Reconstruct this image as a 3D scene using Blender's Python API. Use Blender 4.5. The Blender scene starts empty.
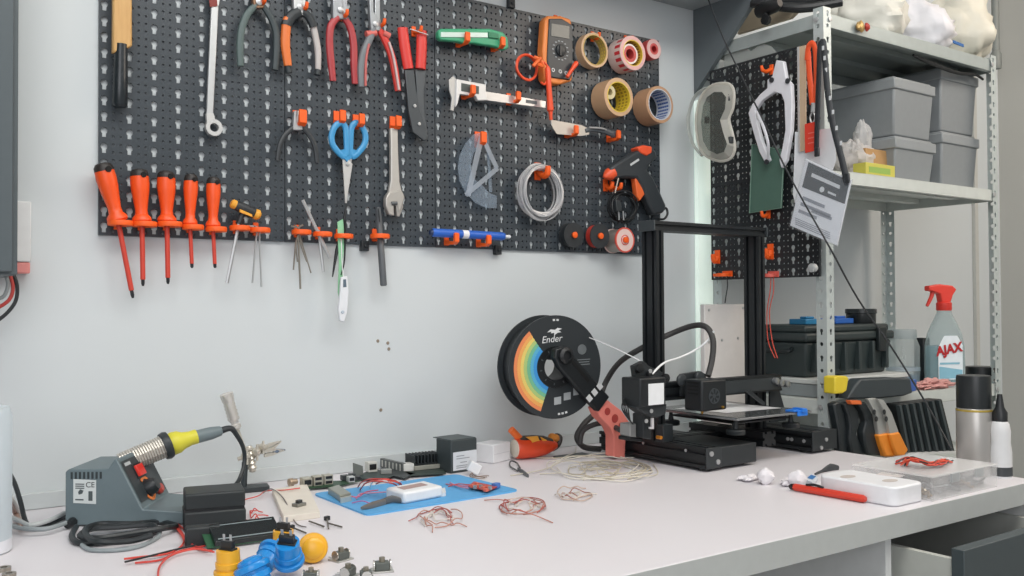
import bpy, bmesh, math, random
from mathutils import Vector, Matrix
import numpy as np
random.seed(7)
C = bpy.context.scene.collection
V = Vector
# ------------------------------------------------------------------ camera
F, YAW, PIT, ROLL, CH = 922.88, math.radians(35.085), math.radians(1.0476), math.radians(-0.305), 1.062
fw = V((math.sin(YAW)*math.cos(PIT), math.cos(YAW)*math.cos(PIT), math.sin(PIT)))
rt0 = V((math.cos(YAW), -math.sin(YAW), 0)); up0 = rt0.cross(fw)
rt = math.cos(ROLL)*rt0 + math.sin(ROLL)*up0; up = -math.sin(ROLL)*rt0 + math.cos(ROLL)*up0
CAM = V((0, 0, CH))
cd = bpy.data.cameras.new('camera'); cam = bpy.data.objects.new('camera', cd); C.objects.link(cam)
M3 = Matrix((rt, up, -fw)).transposed(); cam.matrix_world = Matrix.Translation(CAM) @ M3.to_4x4()
cd.sensor_width = 36; cd.lens = F/1024*36; cd.clip_start = .02
bpy.context.scene.camera = cam
def ray(x, y): return fw + rt*((x-512)/F) + up*((288-y)/F)
def PY(x, y, Y): d = ray(x, y); return CAM + d*(Y/d.y)
def PX(x, y, X): d = ray(x, y); return CAM + d*(X/d.x)
def PZ(x, y, Z): d = ray(x, y); return CAM + d*((Z-CH)/d.z)
DZ = .74                       # desk top height
BY = 1.65                      # front face of the pegboard
WY = 1.656                      # back wall
def T(x, y, z=DZ): return PZ(x, y, z)
def W(x, y, Y=BY-.02): return PY(x, y, Y)

# ------------------------------------------------------------------ materials
def lin(h):
    h = h.lstrip('#'); o = []
    for i in (0, 2, 4):
        c = int(h[i:i+2], 16)/255; o.append(c/12.92 if c <= .04045 else ((c+.055)/1.055)**2.4)
    return (*o, 1)
MATS = {}
def mat(h, rough=.5, metal=0., var=.06, scale=60., bump=0., spec=.5, key=None, emit=0):
    k = (h, rough, metal, var, scale, bump, spec, emit)
    if k in MATS: return MATS[k]
    m = bpy.data.materials.new('surface_' + h.strip('#')); m.use_nodes = True
    n = m.node_tree.nodes; l = m.node_tree.links; b = n['Principled BSDF']
    c = lin(h)
    tc = n.new('ShaderNodeTexCoord'); nz = n.new('ShaderNodeTexNoise'); nz.inputs['Scale'].default_value = scale; nz.inputs['Detail'].default_value = 3
    l.new(tc.outputs['Object'], nz.inputs['Vector'])
    mx = n.new('ShaderNodeMix'); mx.data_type = 'RGBA'
    mx.inputs[6].default_value = tuple(x*(1-var) for x in c[:3])+(1,); mx.inputs[7].default_value = tuple(min(1, x*(1+var)) for x in c[:3])+(1,)
    l.new(nz.outputs['Fac'], mx.inputs[0]); l.new(mx.outputs[2], b.inputs['Base Color'])
    b.inputs['Roughness'].default_value = rough; b.inputs['Metallic'].default_value = metal
    b.inputs['Specular IOR Level'].default_value = spec
    if emit: b.inputs['Emission Color'].default_value = c; b.inputs['Emission Strength'].default_value = emit
    if bump:
        bp = n.new('ShaderNodeBump'); bp.inputs['Strength'].default_value = bump; bp.inputs['Distance'].default_value = .002
        l.new(nz.outputs['Fac'], bp.inputs['Height']); l.new(bp.outputs['Normal'], b.inputs['Normal'])
    MATS[k] = m; return m
def clear(h, a=.3, rough=.15, tr=.45):
    k = ('clear', h, a, rough, tr)
    if k in MATS: return MATS[k]
    m = bpy.data.materials.new('clear_' + h.strip('#')); m.use_nodes = True
    n = m.node_tree.nodes; l = m.node_tree.links; b = n['Principled BSDF']; b.inputs['Base Color'].default_value = lin(h); b.inputs['Roughness'].default_value = rough
    t = n.new('ShaderNodeBsdfTransparent'); t.inputs['Color'].default_value = tuple(.5+.5*x for x in lin(h)[:3])+(1,)
    fr = n.new('ShaderNodeLayerWeight'); fr.inputs['Blend'].default_value = .35
    ma = n.new('ShaderNodeMath'); ma.operation = 'MULTIPLY_ADD'; ma.inputs[1].default_value = .4; ma.inputs[2].default_value = a; ma.use_clamp = True
    l.new(fr.outputs['Facing'], ma.inputs[0])
    tl = n.new('ShaderNodeBsdfTranslucent'); tl.inputs['Color'].default_value = lin(h); y = n.new('ShaderNodeMixShader'); y.inputs[0].default_value = tr
    l.new(b.outputs[0], y.inputs[1]); l.new(tl.outputs[0], y.inputs[2])
    x = n.new('ShaderNodeMixShader'); l.new(ma.outputs[0], x.inputs[0]); l.new(t.outputs[0], x.inputs[1]); l.new(y.outputs[0], x.inputs[2])
    l.new(x.outputs[0], n['Material Output'].inputs['Surface']); MATS[k] = m; return m
def wood(h1, h2, scale=18, rough=.5, axis='Z'):
    m = bpy.data.materials.new('wood'); m.use_nodes = True
    n = m.node_tree.nodes; l = m.node_tree.links; b = n['Principled BSDF']
    tc = n.new('ShaderNodeTexCoord'); mp = n.new('ShaderNodeMapping'); mp.inputs['Scale'].default_value = (8, 8, 1) if axis == 'Z' else (1, 8, 8)
    nz = n.new('ShaderNodeTexNoise'); nz.inputs['Scale'].default_value = scale; nz.inputs['Detail'].default_value = 6
    cr = n.new('ShaderNodeMix'); cr.data_type = 'RGBA'; cr.inputs[6].default_value = lin(h1); cr.inputs[7].default_value = lin(h2)
    l.new(tc.outputs['Object'], mp.inputs['Vector']); l.new(mp.outputs[0], nz.inputs['Vector']); l.new(nz.outputs['Fac'], cr.inputs[0]); l.new(cr.outputs[2], b.inputs['Base Color'])
    b.inputs['Roughness'].default_value = rough; return m

ORANGE = mat('#f0561e', .4); ORANGE2 = mat('#f4611c', .5); RED = mat('#d5392f', .4); BLACK = mat('#16191c', .45); DARK = mat('#24292d', .5)
STEEL = mat('#b9bbbc', .36, .55); CHROME = mat('#d0d0ce', .36, .5); DSTEEL = mat('#6d7174', .4, .7); WHITE = mat('#e9e8ea', .5); RUB = mat('#2c3236', .6)
GALV = mat('#c6cecd', .4, .3, .12, 90); BLUE = mat('#2d6fd2', .4); PCB = mat('#24452f', .5); GREY = mat('#8d9294', .5); YEL = mat('#f0b429', .4)

# ------------------------------------------------------------------ mesh builder
class MB:
    def __init__(s, xf=None): s.v = []; s.f = []; s.xf = xf; s.ch = []
    def add(s, vs, fs):
        k = len(s.v); s.ch.append((k, len(s.f))); s.v += [(s.xf @ V(p)) if s.xf else V(p) for p in vs]; s.f += [tuple(i+k for i in f) for f in fs]; return s
    def box(s, c, d, r=None):
        c = V(c); x, y, z = [q/2 for q in d]
        vs = [V((a*x, b*y, e*z)) for a in (-1, 1) for b in (-1, 1) for e in (-1, 1)]
        if r is not None: vs = [r @ q for q in vs]
        return s.add([c+q for q in vs], [(0, 1, 3, 2), (4, 6, 7, 5), (0, 4, 5, 1), (2, 3, 7, 6), (0, 2, 6, 4), (1, 5, 7, 3)])
    def bb(s, a, b): return s.box([(p+q)/2 for p, q in zip(a, b)], [abs(q-p) for p, q in zip(a, b)])
    def poly(s, pts, vec):
        n = len(pts); pts = [V(p) for p in pts]; vec = V(vec)
        return s.add(pts+[p+vec for p in pts], [tuple(range(n)), tuple(range(2*n-1, n-1, -1))]+[(i, (i+1) % n, n+(i+1) % n, n+i) for i in range(n)])
    def py(s, px, Y0, t):         # outline seen from the camera on plane y = Y0, thickness t towards the wall
        return s.poly([PY(x, y, Y0) for x, y in px], (0, t, 0))
    def px(s, px, X0, t): return s.poly([PX(x, y, X0) for x, y in px], (t, 0, 0))
    def pz(s, px, Z, h): return s.poly([PZ(x, y, Z) for x, y in px], (0, 0, h))
    def tube(s, pts, r, n=8, sm=4, closed=False, flat=1.):
        pts = [V(p) for p in pts]; R = r if isinstance(r, (list, tuple)) else [r]*len(pts)
        if sm > 1 and len(pts) > 2:
            q = []; rr = []; N = len(pts); seg = N if closed else N-1
            for i in range(seg):
                g = lambda k: pts[k % N] if closed else pts[max(0, min(N-1, k))]
                a, b, c, d = g(i-1), g(i), g(i+1), g(i+2); r0, r1 = R[i % N], R[(i+1) % N]
                for k in range(sm):
                    t = k/sm; q.append(.5*((2*b)+(c-a)*t+(2*a-5*b+4*c-d)*t*t+(3*b-a-3*c+d)*t**3)); rr.append(r0+(r1-r0)*t)
            if not closed: q.append(pts[-1]); rr.append(R[-1])
            pts, R = q, rr
        N = len(pts); vs = []; u = None
        for i in range(N):
            if closed: t = pts[(i+1) % N]-pts[i-1]
            else: t = pts[min(N-1, i+1)]-pts[max(0, i-1)]
            if t.length < 1e-9: t = V((0, 0, 1))
            t.normalize()
            if u is None: u = t.cross(V((0, 1, 0)));  u = u if u.length > .1 else t.cross(V((1, 0, 0)))
            u = (u-t*u.dot(t)); u.normalize(); w = t.cross(u)
            for k in range(n):
                a = 2*math.pi*k/n; vs.append(pts[i]+u*(R[i]*math.cos(a))+w*(R[i]*flat*math.sin(a)))
        fs = []
        for i in range(N if closed else N-1):
            j = (i+1) % N
            for k in range(n): fs.append((i*n+k, i*n+(k+1) % n, j*n+(k+1) % n, j*n+k))
        if not closed: fs += [tuple(range(n-1, -1, -1)), tuple(range((N-1)*n, N*n))]
        return s.add(vs, fs)
    def lathe(s, o, ax, prof, n=24, closed=False, a0=0, a1=2*math.pi, sx=1., cap=True):
        o = V(o); ax = V(ax).normalized(); u = ax.cross(V((0, 0, 1))); u = u if u.length > .05 else V((1, 0, 0)); u.normalize(); w = ax.cross(u)
        full = abs(a1-a0-2*math.pi) < 1e-6; K = n if full else n+1; vs = []
        for r, t in prof:
            for k in range(K):
                a = a0+(a1-a0)*k/n; vs.append(o+ax*t+u*(r*sx*math.cos(a))+w*(r*math.sin(a)))
        fs = []; P = len(prof)
        for i in range(P if closed else P-1):
            j = (i+1) % P
            for k in range(n): fs.append((i*K+k, i*K+(k+1) % K, j*K+(k+1) % K, j*K+k))
        if full and not closed and cap:
            if prof[0][0] > 1e-6: fs.append(tuple(range(K-1, -1, -1)))
            if prof[-1][0] > 1e-6: fs.append(tuple(range((P-1)*K, P*K)))
        if not full and closed: fs += [tuple(i*K for i in range(P)), tuple(i*K+n for i in range(P-1, -1, -1))]
        return s.add(vs, fs)
    def cyl(s, a, b, r, n=16): a = V(a); b = V(b); return s.lathe(a, b-a, [(r, 0), (r, (b-a).length)], n)
    def blob(s, c, r, k=.25, seed=0, n=10, sq=None):
        rnd = random.Random(seed); vs = []; c = V(c); ph = [rnd.uniform(0, 6.3) for _ in range(6)]
        for i in range(n+1):
            t = math.pi*i/n
            for j in range(2*n):
                p = math.pi*j/n; d = V((math.sin(t)*math.cos(p), math.sin(t)*math.sin(p), math.cos(t)))
                q = 1+k*(math.sin(3*d.x+ph[0])*math.sin(4*d.y+ph[1])+.6*math.sin(7*d.z+5*d.x+ph[2])*math.sin(6*d.y+ph[3])+rnd.uniform(-.25, .25)*math.sin(t))
                p3 = V((d.x*r[0], d.y*r[1], d.z*r[2]))*q
                vs.append(c+p3)
        fs = [(i*2*n+j, i*2*n+(j+1) % (2*n), (i+1)*2*n+(j+1) % (2*n), (i+1)*2*n+j) for i in range(n) for j in range(2*n)]
        return s.add(vs, fs)
    def lump(s, c, r, amp=.25, fr=3., seed=0, n=22):
        from mathutils import noise
        c = V(c); vs = []; off = V((seed*7.3, seed*3.1, seed*1.7))
        for i in range(n+1):
            t = math.pi*i/n
            for j in range(2*n):
                p = math.pi*j/n; d = V((math.sin(t)*math.cos(p), math.sin(t)*math.sin(p), math.cos(t)))
                q = 1+amp*(noise.noise(d*fr*.5+off)*1.2+abs(noise.noise(d*fr+off))*1.3-.4+abs(noise.noise(d*fr*2.3+off))*.7)
                z = d.z*r[2]*q
                vs.append(c+V((d.x*r[0]*q, d.y*r[1]*q, max(z, -r[2]*.8))))
        fs = [(i*2*n+j, i*2*n+(j+1) % (2*n), (i+1)*2*n+(j+1) % (2*n), (i+1)*2*n+j) for i in range(n) for j in range(2*n)]
        return s.add(vs, fs)
    def build_each(s, name, m, parent=None, bevel=0.):
        ch = s.ch+[(len(s.v), len(s.f))]
        for (a, f0), (b, f1) in zip(ch, ch[1:]):
            q = MB(); q.v = s.v[a:b]; q.f = [tuple(i-a for i in f) for f in s.f[f0:f1]]; q.build(name, m, parent, bevel)
    def build(s, name, m, parent=None, bevel=0., ang=35, kind=None, label=None, sub=0):
        me = bpy.data.meshes.new(name)
        off = wloc(parent) if parent else base(s.v)
        me.from_pydata([tuple(p-off) for p in s.v], [], s.f); me.update()
        bm = bmesh.new(); bm.from_mesh(me); bmesh.ops.remove_doubles(bm, verts=bm.verts, dist=1e-6)
        bmesh.ops.recalc_face_normals(bm, faces=bm.faces); bm.to_mesh(me); bm.free()
        for p in me.polygons: p.use_smooth = True
        me.set_sharp_from_angle(angle=math.radians(ang)); me.materials.append(m)
        o = bpy.data.objects.new(name, me); C.objects.link(o)
        if parent: o.parent = parent
        else: o.location = off
        if bevel:
            b = o.modifiers.new('bevel', 'BEVEL'); b.width = bevel; b.segments = 2; b.limit_method = 'ANGLE'; b.harden_normals = False
        if sub: q = o.modifiers.new('sub', 'SUBSURF'); q.levels = q.render_levels = sub
        if kind: o['kind'] = kind
        if label: o['label'] = label
        return o
def base(vs):
    xs = [p.x for p in vs]; ys = [p.y for p in vs]; zs = [p.z for p in vs]
    return V(((min(xs)+max(xs))/2, (min(ys)+max(ys))/2, min(zs)))
def wloc(o):
    p = V((0, 0, 0))
    while o: p = p+o.location; o = o.parent
    return p
def tag(o, label, cat, group=None):
    o['label'] = label; o['category'] = cat
    if group: o['group'] = group
    return o
def thing(name, label, cat, loc, group=None):
    o = bpy.data.objects.new(name, None); o.empty_display_size = .02; C.objects.link(o); o.location = V(loc); return tag(o, label, cat, group)
def struct(m, name, mt, bevel=0): return m.build(name, mt, None, bevel, kind='structure')
def text(s, size, o, xd, yd, name, mt, parent, ext=.0004, align='CENTER', shear=0, bold=0):
    cu = bpy.data.curves.new('lettering', 'FONT'); cu.body = s; cu.size = size; cu.extrude = ext; cu.align_x = align; cu.align_y = 'CENTER'; cu.shear = shear; cu.offset = bold
    t = bpy.data.objects.new('lettering', cu); C.objects.link(t); dg = bpy.context.evaluated_depsgraph_get()
    me = bpy.data.meshes.new_from_object(t.evaluated_get(dg)); bpy.data.objects.remove(t); bpy.data.curves.remove(cu)
    xd = V(xd).normalized(); yd = V(yd).normalized(); zd = xd.cross(yd); R = Matrix((xd, yd, zd)).transposed().to_4x4()
    me.transform(Matrix.Translation(V(o)-wloc(parent)) @ R); me.name = name; me.materials.clear(); me.materials.append(mt)
    ob = bpy.data.objects.new(name, me); C.objects.link(ob); ob.parent = parent; return ob
def RZ(a): return Matrix.Rotation(math.radians(a), 3, 'Z')
def XF(loc, rz=0): return Matrix.Translation(V(loc)) @ Matrix.Rotation(math.radians(rz), 4, 'Z')

# ------------------------------------------------------------------ setting
m = MB(); m.bb((-2.2, WY, 0), (3.27, WY+.1, 2.7)); wall_b = struct(m, 'wall_back', mat('#cbd1d3', .55, 0, .03, 3))
m = MB(); m.bb((3.25, -2.5, 0), (3.35, WY, 2.7)); struct(m, 'wall_right', mat('#b6b6b1', .6, 0, .03, 3))
m = MB(); m.bb((-2.2, -2.5, -.08), (3.35, WY+.1, 0)); struct(m, 'floor', mat('#9b9a97', .6, 0, .12, 8))
m = MB(); m.bb((-2.2, -2.5, 2.7), (3.35, WY+.1, 2.78)); struct(m, 'ceiling', mat('#e6e6e6', .7, 0, .03, 3))
m = MB(); m.bb((-2.3, -2.5, 0), (-2.2, WY+.1, 2.7)); struct(m, 'wall_left', mat('#d9dadb', .6, 0, .03, 3))
# pale strip, glow painted in by emission, where the wall meets the shelf, and the door edge with its rod
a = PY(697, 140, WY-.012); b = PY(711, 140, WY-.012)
m = MB(); m.bb((a.x, WY-.014, .745), (b.x, WY-.002, 1.58)); struct(m, 'glow_strip', mat('#e6f5ec', .4, 0, .01, emit=.35))
a = PY(970, 100, WY); m = MB(); m.bb((a.x, WY-.012, 0), (a.x+.02, WY-.001, 2.7)); struct(m, 'trim_2', mat('#bfc0bb', .5))
# wall screw holes
for x, y in ((378, 341), (389, 349), (381, 410), (388, 343)):
    p = PY(x, y, WY-.001); m = MB(); m.lathe(p+V((0, .0005, 0)), (0, -1, 0), [(.0001, .0015), (.003, .001), (.0035, 0)], 10); struct(m, 'trim_3', mat('#8b7f70', .7))
# desk
YF = .826; DX = 1.74
DESK = mat('#dbd8dc', .42, 0, .02, 6)
t = thing('desk', 'long white desk with thick top against the wall under the pegboards', 'desk', (.6, 1.2, 0))
m = MB(); m.bb((-1.2, YF, DZ-.038), (DX, WY-.003, DZ)); m.build('desk_top', DESK, t, .0015)
m = MB(); m.bb((-1.2, YF-.0012, DZ-.0375), (DX, YF-.0001, DZ-.0006)); m.build('shaded_front', mat('#b6bab8', .5), t)  # grey slab over the front face, its shade put into the colour
m = MB(); m.bb((-1.2, WY-.012, DZ+.0005), (DX, WY-.0005, DZ+.026)); struct(m, 'baseboard_back', mat('#c3c9ca', .45), .001)
d = PY(885.3, 545, YF+.012); e = PY(891, 545, YF+.012)
m = MB(); m.bb((d.x, YF+.012, 0), (e.x, WY-.06, DZ-.038)); m.build('side_panel', mat('#cfd2d2', .5), t)
m = MB(); m.bb((DX-.02, YF+.012, 0), (DX, WY-.06, DZ-.038)); m.build('side_panel', mat('#cfd2d2', .5), t)
m = MB(); m.bb((-1.15, YF+.012, 0), (-1.13, WY-.06, DZ-.038)); m.build('side_panel', mat('#cfd2d2', .5), t)
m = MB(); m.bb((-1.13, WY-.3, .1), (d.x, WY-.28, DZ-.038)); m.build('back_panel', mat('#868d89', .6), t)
# open drawer
dw = thing('drawer', 'dark grey fronted drawer pulled open under the right end of the desk', 'drawer', (e.x+.2, .75, .5))
s0 = PY(893, 545.7, YF+.03); zt = s0.z; f0 = PX(951, 548, s0.x-.004); fy = f0.y
LG = mat('#b9bcb6', .5)
xr = DX-.035
for xx in (s0.x, xr-.012):
    m = MB(); m.bb((xx, fy, zt-.11), (xx+.012, YF+.42, zt)); m.build('drawer_side', LG, dw)
m = MB(); m.bb((s0.x, fy, zt-.11), (xr, YF+.42, zt-.1)); m.build('drawer_bottom', DARK, dw)
m = MB(); m.bb((s0.x, YF+.408, zt-.11), (xr, YF+.42, zt)); m.build('drawer_back', LG, dw)
m = MB(); m.bb((s0.x-.004, fy-.02, zt-.17), (xr+.03, fy, f0.z)); m.build('drawer_front', mat('#434c4f', .45), dw, .001)
# ------------------------------------------------------------------ pegboards
def hole_cell(m, O, u, v, nv, x0, y0, x1, y1, cx, cy, r, slot, depth, n):
    ang = [2*math.pi*k/n+.11 for k in range(n)]
    for X, Y in ((x0, y0), (x1, y0), (x1, y1), (x0, y1)): ang.append(math.atan2(Y-cy, X-cx) % (2*math.pi))
    if slot:
        w, L = slot
        for X, Y in ((-w, -L), (w, -L)): ang.append(math.atan2(Y, X) % (2*math.pi))
        for sx in (-1, 1): ang.append(math.atan2(-math.sqrt(r*r-w*w), sx*w) % (2*math.pi))
    ang = sorted(ang); out = []; inn = []
    for a in ang:
        c, s = math.cos(a), math.sin(a)
        tx = ((x1-cx)/c if c > 0 else (x0-cx)/c) if abs(c) > 1e-9 else 9
        ty = ((y1-cy)/s if s > 0 else (y0-cy)/s) if abs(s) > 1e-9 else 9
        t = min(tx, ty); out.append((cx+c*t, cy+s*t)); q = r
        if slot and s < 0:
            tt = min(slot[0]/abs(c) if abs(c) > 1e-9 else 9, slot[1]/-s)
            if slot[0]/max(abs(c), 1e-9) >= r*.99 or tt > r: q = max(r, tt)
        inn.append((cx+c*q, cy+s*q))
    N = len(ang); P = lambda p, d: O+u*p[0]+v*p[1]-nv*d
    m.add([P(p, 0) for p in out]+[P(p, 0) for p in inn]+[P(p, depth) for p in inn],
          [(i, (i+1) % N, N+(i+1) % N, N+i) for i in range(N)]+[(N+i, N+(i+1) % N, 2*N+(i+1) % N, 2*N+i) for i in range(N)])
def pegboard(name, O, u, v, nv, Wd, H, nc, nr, mt, label, grp=None, depth=.0025):
    m = MB(); e = .0008; ox = e; pw = (Wd-2*e)/nc; ph = H/nr
    for i in range(nc):
        for j in range(nr):
            x = ox+i*pw; y = j*ph; kx = pw*.42
            hole_cell(m, O, u, v, nv, x, y, x+kx, y+ph, x+kx/2, y+ph*.60, .0058, (.0033, .0112), depth, 10)
            sw = (pw-kx)/2
            for a in range(2):
                for b in range(2):
                    xx = x+kx+a*sw; yy = y+b*ph/2
                    hole_cell(m, O, u, v, nv, xx, yy, xx+sw, yy+ph/2, xx+sw/2, yy+ph/4, .0021, None, depth, 7)
    # rim turned back to the wall
    q = [O+u*e, O+u*(Wd-e), O+u*(Wd-e)+v*H, O+u*e+v*H]; k = [p-nv*.0058 for p in q]
    m.add(q+k, [(i, (i+1) % 4, 4+(i+1) % 4, 4+i) for i in range(4)])
    o = m.build(name, mt, None, ang=30); return tag(o, label, 'pegboard', grp)
PEG = mat('#3a4147', .36, 0, .1, 9)
PXS = [.318, .642, .966, 1.285, 1.608]; PZ0, PZ1 = 1.182, 1.714
labs = ['leftmost black pegboard panel on the wall, holding the five red screwdrivers', 'black pegboard panel holding the pliers, blue scissors and adjustable wrench',
        'black pegboard panel holding the caliper, clear protractor and wire coil', 'rightmost black wall pegboard panel, holding the tape rolls and glue gun']
for i in range(4):
    pegboard('pegboard', V((PXS[i], BY, PZ0)), V((1, 0, 0)), V((0, 0, 1)), V((0, -1, 0)), PXS[i+1]-PXS[i], PZ1-PZ0, 8, 20, PEG, labs[i], 'pegboard panels on the wall', (.0025, .0048, .0054, .0054)[i])
# small fixing tabs along the edges of the wall pegboard
for (x, y), lb in (((510.5, 4), 'small dark fixing tab on the top edge of the wall pegboard'), ((497, 250), 'small dark fixing tab under the wall pegboard below the blue pen'), ((364, 246), 'small dark fixing tab under the wall pegboard beside the grey marker')):
    p = W(x, y, BY); m = MB(); m.box(p+V((0, -.001, 0)), (.016, .012, .02)); m.lathe(p+V((0, -.007, 0)), (0, -1, 0), [(.004, 0), (.003, .003)], 10)
    tag(m.build('fixing_tab', DARK, None, .001), lb, 'bracket', 'pegboard fixing tabs')

# ------------------------------------------------------------------ hooks
HG = 'orange pegboard hooks'
def hook(x, y, lb, kind='hook', s=1., reach=.03, hz=0, col=None):
    p = W(x, y, BY-.004); m = MB(); m.box(p+V((0, .002, .004*s)), (.011*s, .004, .026*s))
    if kind == 'hook':
        m.tube([p+V((0, 0, .004*s)), p+V((0, -reach*.55, -.004*s)), p+V((0, -reach, -.002*s)), p+V((0, -reach-.003, .009*s))], [.0055*s, .0052*s, .005*s, .004*s], 8, 3)
    elif kind == 'fork':      # two prongs that cradle a flat tool
        w = .0105*s; r = reach; pr = [(0, .001), (-r*.92, -.003), (-r*.94, .012*s), (-r-.002, .015*s), (-r-.005, .012*s), (-r-.005, -.004), (-r*.85, -.009), (0, -.008)]
        m.poly([p+V((-w/2, a, b)) for a, b in pr], (w, 0, 0))
    elif kind == 'ring':
        c = p+V((0, -.0215, 0)); m.lathe(c, (0, 0, 1), [(.0088*s, -.004), (.0195*s, -.0045), (.0205*s, 0), (.0195*s, .0045), (.0088*s, .004)], 24, True)
    o = m.build('pegboard_hook' if kind != 'ring' else 'ring_holder', col or ORANGE2, None, .0008)
    return tag(o, lb, 'hook' if kind != 'ring' else 'holder', HG if kind != 'ring' else 'orange ring holders along the pegboard')

# ------------------------------------------------------------------ screwdrivers
def driver(i, top, bot, tip, rh, lab):
    Y = BY-.0255
    a, b, c = W(*top, Y), W(*bot, Y), W(*tip, Y); ax = (a-b).normalized(); L = (a-b).length
    t = thing('screwdriver', lab, 'screwdriver', b, 'red insulated screwdrivers in a row')
    m = MB(); m.lathe(b, ax, [(rh*.85, 0), (rh*1.0, L*.03), (rh*.95, L*.08), (rh*.66, L*.14), (rh*.62, L*.22), (rh*.72, L*.36), (rh*.9, L*.58), (rh*.97, L*.72), (rh*.93, L*.86)], 20)
    m.build('handle', ORANGE, t)
    m = MB(); m.lathe(b, ax, [(rh*.935, L*.86), (rh*.9, L*.93), (rh*.72, L*.98), (rh*.4, L), (0, L*1.0)], 20); cp = m.build('end_cap', mat('#2a2523', .5), t)
    m = MB(); hp = b+ax*(L*.88); m.lathe(hp+V((rh*.2, -rh*.86, 0)), (.35, -1, 0), [(rh*.3, 0), (rh*.3, .0022), (0, .0023)], 12); m.build('hanging_hole', mat('#0d0d0d', .8), t)
    S = (c-b).length; d = (c-b).normalized()
    m = MB(); m.cyl(b, b+d*(S*.9), .0042 if i < 3 else .0034, 12); m.build('shaft', mat('#c8402f', .45), t)
    m = MB(); m.lathe(b, d, [(.0030, S*.895), (.0030, S*.96), (.0018, S)], 10); m.build('tip', mat('#3a3d40', .35, .7), t)
SD = [((102, 163), (118, 221), (133, 298), .0168, 'leftmost red handled insulated screwdriver, hanging tilted'), ((139, 169), (142, 222), (143, 286), .0158, 'second red screwdriver from the left on the pegboard edge'),
      ((166, 171), (167, 222), (168, 284), .0158, 'middle one of the five red screwdrivers'), ((191, 174), (190, 225), (192, 268), .0125, 'fourth red screwdriver from the left, short with slim handle'),
      ((213.5, 177), (213, 227), (215, 268), .0128, 'rightmost red screwdriver, next to the yellow handled hex driver')]
for i, s in enumerate(SD):
    driver(i, *s)
    hook(s[1][0]-.5, s[1][1]+3.2, 'orange ring holder carrying the '+['leftmost', 'second', 'middle', 'fourth', 'rightmost'][i]+' red screwdriver', 'ring', 1.0 if i < 3 else .9)

# T-handle hex driver and small hex keys
Y = BY-.0255
a, b = W(231, 203, Y), W(260, 216, Y); t = thing('hex_driver', 'hex driver with yellow and black t-handle hanging by the screwdrivers', 'hex driver', W(244, 226, Y))
d = (b-a).normalized(); L = (b-a).length
m = MB(); m.lathe(a, d, [(.007, L*.1), (.0095, L*.25), (.0105, L*.5), (.0095, L*.78), (.0085, L*.85)], 16, sx=.8); m.build('handle', mat('#2a2d30', .5), t)
m = MB(); m.lathe(a, d, [(0, -.001), (.006, 0), (.0085, L*.05), (.008, L*.16)], 14); m.lathe(a, d, [(.0092, L*.8), (.0098, L*.93), (.006, L), (0, L*1.01)], 14)
m.poly([W(240, 209, Y-.0096), W(252, 214.3, Y-.0096), W(252.6, 217, Y-.0096), (W(240, 212, Y-.0096))], (0, .004, 0)); m.build('grip_inlay', mat('#e8a53a', .45), t)
m = MB(); m.cyl(W(243.5, 210, Y), W(238.5, 224, Y), .0055, 10); m.build('neck', DARK, t)
m = MB(); m.cyl(W(239, 223, Y), W(227, 283, Y), .0031, 6); m.build('shaft', STEEL, t)
hook(236, 229, 'orange ring holder carrying the yellow handled hex driver', 'ring', .9)
hook(256, 231, 'orange ring holder carrying the pair of thin hex keys', 'ring', .9)
for pts, lb in (([(247, 226), (257, 228), (256, 240), (252.5, 283)], 'thin steel hex key hanging left of its twin beside the yellow handled driver'), ([(252, 226), (259, 229), (259.5, 240), (261.5, 287)], 'thin steel hex key hanging right of its twin beside the yellow handled driver')):
    m = MB(); m.tube([W(x, y, Y) for x, y in pts], .0018, 6, 3); tag(m.build('hex_key', STEEL), lb, 'hex key', 'hex keys on the pegboard')

# wooden handled hammer hanging upside down
Y = BY-.022
t = thing('hammer', 'hammer hung handle down with pale wooden shaft and black grip at pegboard left', 'hammer', W(120, 108, Y))
m = MB(); m.py([(113.5, -30), (132, -30), (132.5, 46), (123, 50), (113, 53)], Y-.007, .014); m.build('shaft', wood('#b98b4f', '#d8b075'), t, .003)
m = MB(); m.lathe(W(119.8, 107, Y), W(121, 45, Y)-W(119.8, 107, Y), [(.010, 0), (.0122, .004), (.0118, .05), (.0105, .1), (.0105, .105)], 16); m.build('grip', mat('#22282c', .28), t)
m = MB(); m.py([(100, -52), (146, -52), (148, -34), (134, -30), (112, -30), (98, -34)], Y-.009, .018); m.build('head', DSTEEL, t, .002)

# combination wrench
Y = BY-.012
t = thing('ring_wrench', 'long chrome ring wrench hanging left of the pliers', 'wrench', W(213, 136, Y))
m = MB(); m.py([(211.5, 4), (218.8, 5), (213.3, 118), (206.5, 118)], Y-.004, .006); m.build('shank', mat('#c6c8c8', .38, .5), t, .0015)
c = W(213.2, 128, Y); m = MB(); m.lathe(c+V((0, .004, 0)), (0, -1, 0), [(.0078, 0), (.0148, 0), (.0158, .004), (.0148, .011), (.0078, .011)], 20, True); m.py([(206.5, 113), (213.5, 113), (216, 122), (207, 124)], Y-.005, .007); m.build('ring_end', CHROME, t)
m = MB(); m.py([(208, -30), (224, -30), (219, 6), (211, 5)], Y-.005, .008); m.build('open_end', CHROME, t, .001)
m = MB(); m.py([(209, -1), (217, -1), (217.5, 6), (210, 7)], Y-.0055, .001); m.build('wrench_mark', mat('#7d2a22', .5), t)

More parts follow.
